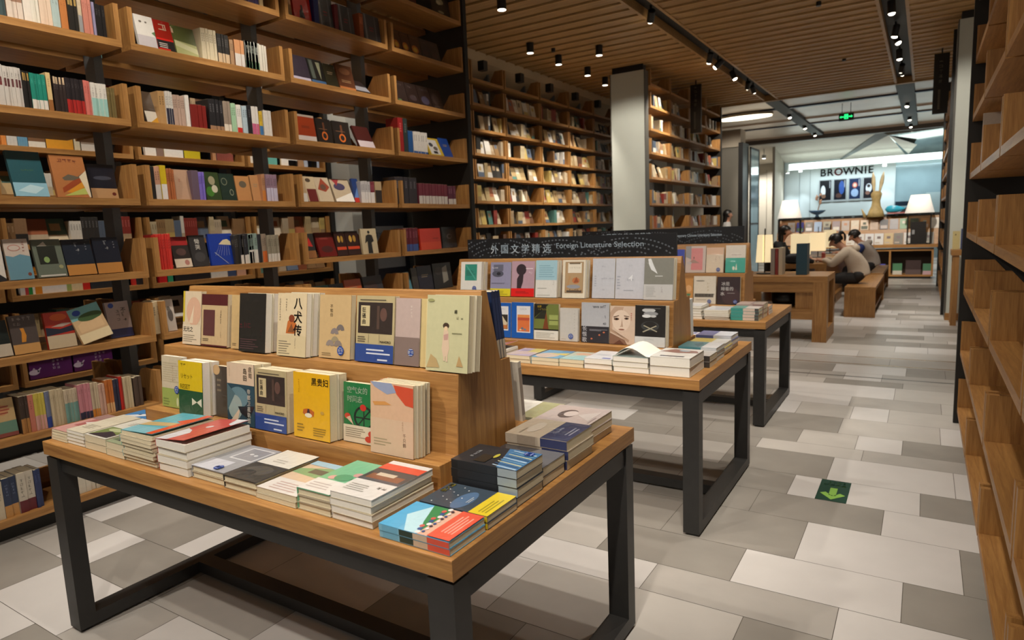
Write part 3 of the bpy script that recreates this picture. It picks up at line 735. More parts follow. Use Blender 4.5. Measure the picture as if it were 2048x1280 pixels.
def book_meshes(key, w, h, t, cov, hard=False):
    k = (key, round(w, 3), round(h, 3), round(t, 4))
    if k in BM: return BM[k]
    c = .0028 if hard else .0013; mb = MB()
    cm = M(cov['c'], cov.get('r', .36), grain=.08, wrap=.5); sm = M(cov.get('sp', cov['c']), .36)
    mb.box((0, 0, 0), (w, c, h), cm); mb.box((c, t-c, 0), (w, t, h), M(cov.get('bk', cov['c']), .4)); mb.box((0, c, 0), (c, t, h), sm)
    draw(mb, cov.get('d', []), w, h, seed=len(key)*7 + 3)
    if 'lift' in cov:                                      # top cover springing open from its spine edge
        mb.v = [(x, y - cov['lift']*x/w, zz) if y < c + 1e-5 and x > c/2 else (x, y, zz) for x, y, zz in mb.v]
    for v0, v1, col in cov.get('s', []):
        mm = M(col, .4); mb.poly([(-.0003, c, v0*h), (-.0003, t-c, v0*h), (-.0003, t-c, v1*h), (-.0003, c, v1*h)], mm)
    e = .003 if hard else .0008
    pg = MB(); pg.box((c, c, e), (w-(.003 if hard else .0012), t-c, h-e), PAGEW if cov.get('white') else PAGES)
    ob = None; st = None
    if 'obi' in cov:
        hh, oc = cov['obi'][:2]; o = MB(); om = M(oc, .36, grain=.04, wrap=.5); y = -.0022
        o.poly([(0, y, 0), (w, y, 0), (w, y, hh*h), (0, y, hh*h)], om); o.poly([(-.0008, y, 0), (-.0008, t, 0), (-.0008, t, hh*h), (-.0008, y, hh*h)], om)
        sub = MB(); draw(sub, cov['obi'][2] if len(cov['obi']) > 2 else [('l', .1, .25, .9, .8, 3, '#8a8a8a')], w, hh*h)
        for f, i in zip(sub.f, sub.i): o.poly([(sub.v[q][0], sub.v[q][1] - .0022, sub.v[q][2]) for q in f], sub.m[i])
        ob = o.mesh('belly_band')
    if 'stick' in cov:
        u, v = cov['stick']; s = MB(); r = .0155 if w > .1 else .012; y = -.0032; cx, cz = u*w, v*h
        s.poly([(cx + r*math.cos(2*PI*i/24), y, cz + r*math.sin(2*PI*i/24)) for i in range(24)], STK)
        def P(a, b): return (cx - .0115 + a, y - .0003, cz - .004 + b)
        text_on(s, '新书', P, .0115, WHT, bold=.02)
        s.box((cx-.007, y-.0004, cz+.0085), (cx+.007, y-.0002, cz+.0098), WHT); s.box((cx-.008, y-.0004, cz-.009), (cx+.008, y-.0002, cz-.0078), WHT)
        st = s.mesh('sticker')
    BM[k] = (mb.mesh('book_cover'), pg.mesh('page_block'), ob, st)
    return BM[k]
NB = [0]
def book(key, cov, w, h, t, label, loc, rz=0, lean=0, tilt=0, group=None, hard=False):
    a, p, ob, st = book_meshes(key, w, h, t, cov, hard)
    o = put('hardcover_book' if hard else 'paperback_book', a); tag(o, label, 'book', group)
    o.matrix_world = Matrix.Translation(loc) @ Matrix.Rotation(rz, 4, 'Z') @ Matrix.Rotation(tilt, 4, 'Y') @ Matrix.Rotation(-lean, 4, 'X')
    put('page_block', p, o)
    if ob: put('belly_band', ob, o)
    if st: put('sticker', st, o)
    NB[0] += 1
    return o
LN = ('l', .1, .05, .9, .2, 3, '#6a6258')
CV = {
 'wuguang': dict(c='#c9b79c', name='beige novel with a yellow strip and a pale orange moon', d=[('r',0,.42,.1,1,'#b9a52c'),('e',.6,.62,.4,.27,'#c69f86'),('p',[(.35,.4),(.62,.75),(.55,.4)],'#d2bfa4'),('r',0,0,1,.37,'#cbbca4'),('t','无光之',.03,.35,.105,'#2a2622'),('l',.05,.05,.8,.2,4,'#8a7f6c')]),
 'maroon': dict(c='#b8a07a', name='tan novel with a maroon top band and square', d=[('r',0,.79,1,1,'#4c1c1e'),('r',.07,.2,.52,.7,'#553030'),('g',.72,.7,.045,5,True,'#3a2a20'),('g',.74,.3,.025,4,True,'#3a2a20'),('l',.06,.1,.3,.16,2,'#5a4a38'),('r',0,0,1,.03,'#4c1c1e')]),
 'tanbook': dict(c='#b99e70', name='plain tan novel half hidden beside the black one', d=[('g',.6,.72,.055,5,True,'#4a3a24'),('p',[(.72,.86),(1,.9),(1,.8),(.8,.8)],'#c08a68'),('l',.1,.06,.4,.12,2,'#6a5a40')]),
 'blackink': dict(c='#211f1c', name='black novel with faint dark red lettering', white=1, d=[('g',0,.5,.1,3,False,'#5a2228'),('g',.82,.4,.05,2,True,'#4a2426'),('l',.05,.05,.75,.24,5,'#4a3436')]),
 'baquan': dict(c='#cab998', name='cream novel with big black brush title and an orange warrior', white=1, d=[('p',[(.3,.36),(.36,.55),(.52,.62),(.68,.5),(.64,.36)],'#b0622c'),('e',.5,.6,.1,.06,'#7a3a20'),('p',[(.36,.38),(.5,.52),(.6,.38)],'#7a4a28'),('tv','八犬传',.56,.98,.2,'#1e1a18'),('g',.06,.92,.035,9,True,'#6a6050'),('g',.28,.92,.035,5,True,'#6a6050'),('r',0,0,1,.33,'#c3b390'),('l',.06,.03,.5,.26,6,'#7c725e'),('g',.62,.3,.03,5,True,'#7c725e')]),
 'fans': dict(c='#ba9f74', name='beige novel with small grey folding fans', stick=(.72,.13), d=[('tv','不知归',.34,.86,.062,'#7a6648'),*[('p',[(cx-.13,cy),(cx-.11,cy+.045),(cx-.06,cy+.08),(cx,cy+.09),(cx+.06,cy+.08),(cx+.11,cy+.045),(cx+.13,cy),(cx+.04,cy-.01),(cx,cy+.01),(cx-.04,cy-.01)],cc) for cx,cy,cc in ((.68,.45,'#6c6462'),(.5,.39,'#7c7270'),(.52,.26,'#8e8268'),(.36,.2,'#857a74'),(.62,.2,'#7d726c'))],('l',.1,.04,.4,.1,2,'#8a7450')]),
 'kuang': dict(c='#ab9d78', name='beige novel with a dark picture and blue paper band', obi=(.27,'#2b4382',[('l',.3,.45,.95,.85,2,'#c0c6d6'),('l',.6,.12,.95,.32,1,'#c0c6d6')]), d=[('r',.05,.43,.95,.9,'#2e2420'),('r',.12,.54,.36,.85,'#b9ab84'),('tv','狂骚曲',.15,.84,.082,'#2a2420'),('e',.72,.72,.09,.1,'#5a4038'),('r',.55,.5,.62,.85,'#4a3830'),('l',.05,.3,.3,.4,3,'#5a5040'),('r',.34,.29,.345,.42,'#4a4438'),('r',.62,.29,.625,.42,'#4a4438'),('t','MAHORO',.64,.345,.05,'#2a2622'),('l',.1,.93,.8,.96,1,'#4a4438')]),
 'lilac': dict(c='#ab9892', name='pale lilac novel with a grey-brown paper band', obi=(.42,'#776660',[]), stick=(.68,.2), d=[('g',.6,.9,.04,4,True,'#d0c4bc')]),
 'yellowedge': dict(c='#bca876', name='narrow glimpse of a yellowed novel beside the lilac one', d=[('r',.5,0,.62,1,'#c9b98c')]),
 'girlgreen': dict(c='#b4b18c', name='pale green novel with a girl in a kimono', d=[('e',.47,.6,.075,.04,'#3a2a1c'),('p',[(.38,.3),(.42,.54),(.47,.57),(.53,.53),(.56,.3),(.52,.2),(.42,.2)],'#c6ae96'),('e',.47,.565,.045,.028,'#d0b694'),('p',[(.42,.48),(.53,.5),(.52,.42),(.43,.41)],'#b08a80'),('r',.43,.14,.47,.2,'#c6ae96'),('r',.49,.13,.53,.2,'#c6ae96'),('p',[(.02,.04),(.12,.22),(.26,.16),(.34,.05)],'#a89064'),('p',[(.74,.08),(.8,.22),(.9,.08)],'#a88a5c'),('t','虞\n',.66,.82,.05,'#4a4a34'),('g',.66,.8,.045,1,False,'#4a4a34'),('g',.72,.73,.04,1,False,'#4a4a34'),('g',.82,.72,.035,1,False,'#4a4a34'),('l',.62,.5,.9,.53,1,'#7a7858'),('e',.1,.93,.08,.02,'#8a8a5c')]),
 'greenwhite': dict(c='#bcb098', name='white and moss green novel with a round blue sticker', stick=(.74,.36), white=1, d=[('r',0,0,1,.37,'#8c9c50'),('g',.5,.9,.05,7,True,'#a8806a'),('l',.05,.5,.9,.9,9,'#b0a488'),('e',.75,.12,.05,.09,'#bcc098'),('l',.06,.04,.4,.2,3,'#6a7a3c')]),
 'reset': dict(c='#17492c', name='yellow and dark green novel titled RESET', white=1, d=[('r',0,.46,1,1,'#ccae12'),('t','RESET',.06,.6,.12,'#857410'),('t','リセット',.08,.78,.1,'#857410'),('g',.1,.97,.08,2,False,'#857410'),('p',[(.56,.33),(.56,.19),(.76,.26)],'#d0cdb8'),('p',[(.96,.34),(.96,.18),(.76,.26)],'#d0cdb8')]),
 'inkbrown': dict(c='#3b3128', name='dark brown novel with a pale brush title', d=[('e',.05,.92,.18,.1,'#b59468'),('p',[(.72,0),(.86,.36),(1,.4),(1,0)],'#b59468'),('g',.56,.86,.062,8,True,'#cbbf9f'),('l',.08,.5,.3,.8,3,'#6a5c48')]),
 'didu': dict(c='#24404e', name='cream and dark blue novel with a white title', d=[('r',0,.66,1,1,'#c6b29a'),('e',.42,.45,.36,.17,'#5a7a84'),('e',.3,.28,.26,.2,'#8a9c98'),('p',[(0,.66),(.3,.5),(.1,.3),(0,.2)],'#49646c'),('p',[(.05,0),(.5,.3),(.35,0)],'#c6b29a'),('p',[(.4,.3),(1,.34),(.8,.12),(.5,.2)],'#141a20'),('tv','帝都卫星轨道',.74,.62,.086,'#d8d6ca'),('tv','岛田',.6,.95,.1,'#6a6050'),('tv','庄司',.8,.98,.09,'#7a6a58'),('g',.08,.95,.03,5,True,'#a8947c')]),
 'huang': dict(c='#d3a114', name='bright yellow novel with a piece of sushi', d=[('t','黑贵妇',.5,.95,.125,'#231c10'),('e',.42,.4,.14,.055,'#352028'),('p',[(.28,.44),(.4,.46),(.36,.34),(.26,.38)],'#b05a1e'),('p',[(.44,.46),(.58,.42),(.56,.34),(.48,.36)],'#b05a1e'),('e',.42,.355,.1,.035,'#d6cdb4'),('e',.8,.42,.05,.025,'#b08a3c'),('g',.14,.9,.03,6,True,'#a87c10'),('l',.55,.06,.95,.2,4,'#8a6a10'),('l',.1,.1,.3,.24,3,'#8a6a10')]),
 'kongqi': dict(c='#1e6b3a', name='green novel with red flowers and a black wheel', obi=(.29,'#cabda6',[('l',.06,.3,.7,.9,5,'#8a7c68'),('e',.82,.62,.09,.18,'#b83c28'),('e',.74,.3,.1,.18,'#b83c28')]), d=[('t','空气女的',.1,.95,.118,'#aebfa6'),('t','时间志',.1,.8,.118,'#aebfa6'),('e',.6,.43,.3,.2,'#14241a'),('e',.6,.43,.24,.16,'#1e6b3a'),('p',[(.36,.44),(.84,.44),(.84,.415),(.36,.415)],'#14241a'),('p',[(.585,.25),(.615,.25),(.615,.61),(.585,.61)],'#14241a'),('p',[(.42,.31),(.44,.29),(.78,.55),(.76,.57)],'#14241a'),('e',.58,.6,.09,.055,'#b82c20'),('e',.95,.96,.1,.07,'#b02a20'),('e',.12,.43,.09,.05,'#b83c28'),('p',[(.08,.4),(.3,.29),(.2,.44)],'#c6a890')]),
 'qianzhi': dict(c='#caa588', name='peach novel with red and blue clouds', sp='#c0583a', d=[('p',[(0,1),(.5,1),(.62,.88),(.4,.84),(.1,.93)],'#8a94b0'),('p',[(.55,.98),(1,.96),(1,.7),(.82,.72),(.62,.86)],'#c0482c'),('p',[(.05,.72),(.35,.74),(.5,.7),(.1,.67)],'#c48a4c'),('r',0,0,1,.5,'#c8aa90'),('tv','千只鹤',.76,.34,.06,'#9a7c68'),('l',.08,.12,.5,.24,3,'#9c8a6c'),('g',.74,.5,.03,4,True,'#b08a70')], s=[(.5,.9,'#b84426'),(0,.5,'#c8aa90')]),
 'tealpic': dict(c='#cfcfca', name='white novel with a teal picture and blue sticker', white=1, stick=(.68,.22), d=[('r',.2,.45,.78,.93,'#2c8272'),('l',.26,.6,.7,.76,5,'#1c4a44'),('p',[(.22,.9),(.26,.92),(.76,.48),(.72,.46)],'#4a9a8a'),('l',.08,.04,.4,.12,2,'#9a9a94')]),
 'lavyellow': dict(c='#8686a2', name='lavender novel with a dark eye and yellow band', obi=(.22,'#cabd28',[('l',.05,.2,.9,.8,3,'#8a8420')]), d=[('e',.36,.66,.28,.1,'#4a4c5c'),('e',.4,.66,.1,.05,'#20222c'),('r',.14,.74,.62,.93,'#5c5e70'),('g',.06,.86,.05,4,False,'#d8d8e0'),('l',.06,.36,.8,.4,2,'#5a5c70')]),
 'mauvered': dict(c='#a88c9a', name='mauve novel with a dark profile and red band', obi=(.23,'#cc1a18',[('l',.2,.4,.8,.7,2,'#7a0c0c')]), d=[('e',.42,.76,.22,.16,'#2c2028'),('p',[(.24,.23),(.24,.5),(.34,.62),(.52,.62),(.5,.4),(.42,.23)],'#2c2028'),('l',.62,.78,.95,.82,1,'#e0d8dc'),('g',.74,.7,.06,2,False,'#e0d8dc')]),
 'lightblue': dict(c='#cac9c4', name='blue-topped white novel with small print', white=1, d=[('r',0,.47,1,1,'#94b8c6'),('l',.15,.55,.9,.9,6,'#7aa0b0'),('g',.82,.46,.035,3,True,'#5a5a5a'),('l',.1,.24,.6,.28,1,'#9a9a94'),('l',.08,.05,.9,.1,1,'#a8a8a0')]),
 'naturebook': dict(c='#d2c9b6', name='cream novel with a framed still life of leaves', white=1, d=[('r',.12,.13,.92,.95,'#8a6c4c'),('r',.14,.14,.9,.94,'#a58a66'),('r',.24,.66,.84,.92,'#d6cfc0'),('r',.3,.89,.78,.93,'#6a5a44'),('g',.3,.82,.05,6,False,'#b0a690'),('e',.6,.46,.16,.08,'#b0683c'),('p',[(.5,.4),(.62,.56),(.72,.42)],'#8a4a28'),('p',[(.16,.2),(.3,.6),(.36,.56),(.24,.2)],'#a8845c'),('e',.5,.3,.3,.05,'#8a8c94'),('r',.2,.15,.86,.2,'#4a4038'),('g',.3,.24,.07,5,False,'#6a4a34')]),
 'silverw': dict(c='#b9bcc5', name='silvery white novel left of its near twin', r=.22, d=[('g',.42,.82,.045,2,False,'#8e92a0'),('g',.4,.52,.05,3,False,'#8e92a0'),('g',.74,.52,.04,3,False,'#8e92a0'),('l',.1,.3,.2,.6,5,'#9a9eaa'),('g',.44,.24,.04,2,False,'#8e92a0')]),
 'silverw2': dict(c='#bbbdc6', name='silvery white novel beside the grey feather one', r=.2, d=[('g',.46,.84,.04,2,False,'#8e92a0'),('p',[(.45,.5),(.6,.6),(.58,.44)],'#d6d8de'),('g',.4,.5,.06,3,False,'#9094a2'),('l',.06,.24,.18,.6,5,'#9a9eaa'),('l',.3,.2,.7,.24,1,'#9a9eaa')]),
 'feather': dict(c='#77776f', name='grey novel with a white quill feather', white=1, obi=(.37,'#b6b6b6',[('l',.08,.2,.45,.9,7,'#9c9c9c'),('g',.6,.85,.12,3,True,'#8a8088')]), d=[('p',[(.12,.98),(.22,.99),(.34,.8),(.44,.66),(.46,.62),(.38,.66),(.24,.72),(.16,.84)],'#cfd2d4'),('l',.38,.56,.78,.6,1,'#c6c8c8')]),
 'bluepic': dict(c='#1552a4', name='blue novel with a fairy-tale house picture', d=[('r',.18,.2,.84,.9,'#c9ccd0'),('r',.22,.24,.8,.66,'#2c2824'),('p',[(.25,.4),(.45,.62),(.62,.5),(.78,.42),(.7,.3),(.3,.3)],'#c0b49a'),('r',.24,.25,.78,.36,'#a86a3c'),('g',.4,.84,.04,3,False,'#8a8c92')]),
 'bluepic2': dict(c='#1552a4', name='blue novel with an orange desert picture', d=[('r',.24,.16,.86,.9,'#c9ccd0'),('r',.28,.19,.83,.66,'#c46a3a'),('r',.28,.5,.83,.58,'#a84a34'),('r',.28,.58,.83,.66,'#cc8448'),('e',.5,.28,.06,.03,'#5a6a78'),('e',.62,.25,.06,.03,'#6a7a88'),('e',.42,.24,.05,.02,'#d0c0a0'),('g',.4,.84,.05,4,False,'#8a8c92')]),
 'greenblack': dict(c='#1b1c18', name='black and green novel with a towering doorway', obi=(.26,'#cbc9c0',[('l',.08,.2,.9,.85,4,'#a09e94')]), d=[('p',[(.0,.6),(.6,.99),(1,.99),(1,.3),(.0,.3)],'#667038'),('p',[(0,.58),(.5,.94),(.5,.58)],'#24261c'),('r',.62,.42,.98,.7,'#8f9a58'),('r',.62,.54,.98,.565,'#4a5028'),('p',[(.36,.3),(.5,.78),(.6,.3)],'#6e3c20'),('t','长廊',.12,.97,.07,'#b59a2c'),('g',.16,.87,.05,6,False,'#8a7c30')]),
 'greysticker': dict(c='#b6b3ae', name='plain grey-white novel with a blue sticker', white=1, stick=(.62,.15), d=[('l',.78,.3,.84,.9,7,'#a8a4a0'),('l',.08,.05,.4,.09,1,'#98948e')]),
 'everhen': dict(c='#a6a8ae', name='grey and black novel with mirrored English lettering', d=[('r',0,0,1,.41,'#29282e'),('tm','The ever',.4,.97,.1,'#5c5d62'),('t','\\',.84,.72,.1,'#5c5d62'),('t','4D',.78,.53,.07,'#5c5d62'),('tv','长恨歌',.03,.44,.13,'#c9cad0'),('e',.82,.27,.04,.02,'#b86a4c'),('e',.66,.2,.035,.02,'#b86a4c'),('e',.38,.1,.035,.02,'#b86a4c'),('l',.3,.3,.95,.35,2,'#8a8a92')]),
 'faceb': dict(c='#c6b09e', name='sepia novel showing a painted woman\'s face', d=[('p',[(0,.3),(0,.82),(.18,.98),(.55,.98),(.5,.88),(.25,.85),(.12,.6),(.1,.4)],'#b09682'),('e',.45,.62,.36,.28,'#d2bfae'),('e',.26,.66,.11,.035,'#6a5040'),('e',.27,.66,.045,.026,'#1c1614'),('e',.66,.68,.09,.03,'#6a5040'),('e',.665,.68,.035,.022,'#1c1614'),('p',[(.14,.72),(.36,.76),(.36,.74),(.15,.69)],'#5a4436'),('p',[(.56,.76),(.76,.74),(.76,.72),(.57,.735)],'#5a4436'),('p',[(.48,.68),(.53,.46),(.4,.46),(.45,.5)],'#ad9482'),('e',.47,.39,.12,.02,'#8a5a4c'),('p',[(0,.34),(.78,.12),(.74,.06),(0,.42)],'#a88c76'),('p',[(0,0),(0,.3),(.6,.12),(.7,0)],'#7a5a48'),('p',[(.15,.0),(.4,.12),(.6,0)],'#5a3628'),('g',.82,.84,.045,4,True,'#b0504c')]),
 'blackwhite': dict(c='#1d1d1d', name='black novel with a white splash and white band', white=1, obi=(.24,'#c6c8c8',[('g',.3,.8,.16,6,False,'#a4a8ac')]), d=[('e',.45,.88,.22,.05,'#b6b8ba'),('e',.52,.8,.24,.05,'#8a8c90'),('e',.38,.74,.15,.04,'#d0d2d4'),('e',.6,.74,.1,.03,'#b4b6b8'),('e',.5,.5,.3,.12,'#34383a'),('e',.5,.52,.22,.09,'#1d1d1d'),('p',[(.25,.36),(.7,.52),(.72,.5),(.28,.34)],'#a09c88'),('p',[(.3,.52),(.74,.38),(.72,.36),(.28,.5)],'#a09c88'),('l',.3,.92,.9,.95,1,'#6a6a6a')]),
 'bluesmall': dict(c='#2038a0', name='plain blue book half hidden behind the middle sign', d=[]),
 'greypink': dict(c='#b9aaa2', name='pale novel with a pink panel and grey hat', white=1, d=[('r',.28,.1,.86,.92,'#c67c7c'),('p',[(0,1),(.28,1),(.28,.5),(0,.6)],'#8a8a8c'),('p',[(.1,.36),(.4,.5),(.72,.36)],'#9a7a70'),('e',.42,.56,.03,.04,'#6a4a48'),('e',.2,.36,.12,.05,'#b0a8a8')]),
 'creamsticker': dict(c='#c8b8a2', name='cream novel with a peach top and round sticker', white=1, stick=(.72,.12), d=[('r',0,.72,1,1,'#c9a78e'),('g',.52,.66,.05,4,True,'#8a7a68'),('g',.74,.64,.03,3,True,'#8a7a68')]),
 'whiteteal': dict(c='#c6beb2', name='pale novel with a teal lower half', d=[('r',0,0,1,.54,'#2e9686'),('e',.42,.16,.06,.07,'#cbd0c0'),('p',[(.5,.1),(.56,.34),(.6,.1)],'#cbd0c0'),('l',.3,.64,.8,.7,1,'#a89c90')]),
 'tanparrot': dict(c='#b9864c', name='tan hardcover with a green cup picture', d=[('e',.6,.6,.28,.14,'#cda070'),('p',[(.4,.4),(.8,.4),(.72,.28),(.48,.28)],'#4a7a5c')]),
 'creambar': dict(c='#cbc4b6', name='cream novel with a dark photo strip and sticker', white=1, stick=(.72,.09), d=[('r',.04,.24,.9,.37,'#57524a'),('g',.06,.37,.11,6,False,'#2c2a28'),('g',.6,.8,.1,3,True,'#b6aa8c'),('e',.3,.83,.2,.025,'#8a847a'),('l',.1,.14,.6,.18,1,'#9a948a')]),
 'icewater': dict(c='#2d2226', name='dark novel with a bold white four-line title', stick=(.8,.1), d=[('e',.6,.3,.4,.3,'#3c2a2e'),('t','冰是',.18,.84,.15,'#d4d2d0'),('t','睡着的',.16,.66,.15,'#d4d2d0'),('t','水',.14,.48,.15,'#d4d2d0'),('l',.44,.4,.8,.44,1,'#9a9490')]),
}
LEDGE = ['upper ledge', 'lower ledge']
for tb, lg, xa, xb, e, h, key, n in DISPLAY:
    y0 = TABLES[tb][2]; cv = CV[key]
    yb, zb = (y0 + .485, TT + .316) if lg == 0 else (y0 + .385, TT + .076)
    t = .022
    if n > 1: t = max(.012, min(.034, (e*1.0/(1.05 if lg else 1.15) + .022)/n))
    T = min(n*t, .07 if lg == 0 else .066); t = T/n
    ln = R(8 if lg == 0 else 5)
    room = .078 if lg == 0 else .083
    yf = max(yb - room + .002, yb - T - (.026 if lg == 0 else .018))
    z = zb + t*math.sin(ln) + .0006
    for i in range(n):
        lab = f"{cv['name']}, {LEDGE[lg]} of the {TNAME[tb].replace(' display','')}" if i == 0 else f"{ORD[i+1]} copy back behind the {re.split(' with | titled | showing | half | left | beside ', cv['name'])[0]} on {TNAME[tb].split()[0]} table's {LEDGE[lg]}"
        if len(lab.split()) > 16: lab = ' '.join(lab.split()[:16])
        c2 = dict(cv, bk='#b9b09a') if i == 0 else dict({k: v for k, v in cv.items() if k in ('sp', 's', 'white')}, c='#bdb49e', bk='#b9b09a')
        dx = 0 if i == 0 else .004 + .004*((i*37) % 3)
        wv = max(xb - xa, .1) if key == 'yellowedge' and False else xb - xa
        book(key + ('' if i == 0 else '_plain'), c2, wv - .002, h - (0 if i == 0 else .002), t - .0006, lab, (xa + dx, yf + i*t/math.cos(ln), z), 0, ln, 0, 'books standing on the ' + TNAME[tb])
# books on the rear tiers, seen from the end of each riser
nav = dict(c='#1e2c4c', sp='#1c2a4a', s=[(0, .28, '#b9ad98'), (.3, .9, '#24345a')])
for i in range(3):
    y = 1.07 + .683 - i*.0165
    book('navyback', nav, .15, .22, .0155, f'{ORD[i+1]} navy spine with a cream foot on the back of the nearest riser', (-1.137, y, TT+.316+.003), PI, R(7), 0, 'books on the backs of the risers')
wb = dict(c='#c4bcae', sp='#bdb4a6', s=[(.1, .9, '#8a7f74')])
book('whiteback', wb, .15, .21, .02, 'pale patterned spine on the low back ledge of the nearest riser', (-1.137, 1.07+.786, TT+.077), PI, R(5), 0, 'books on the backs of the risers')
wb2 = dict(c='#c9cac8', sp='#cdd0ce', white=1)
for i in range(2): book('whiteback2', wb2, .15, .215, .026, f'{["front", "rear"][i]} thick white spine on the low back ledge of the middle riser', (-1.117, 2.945+.787-i*.027, TT+.0775), PI, R(4), 0, 'books on the backs of the risers')

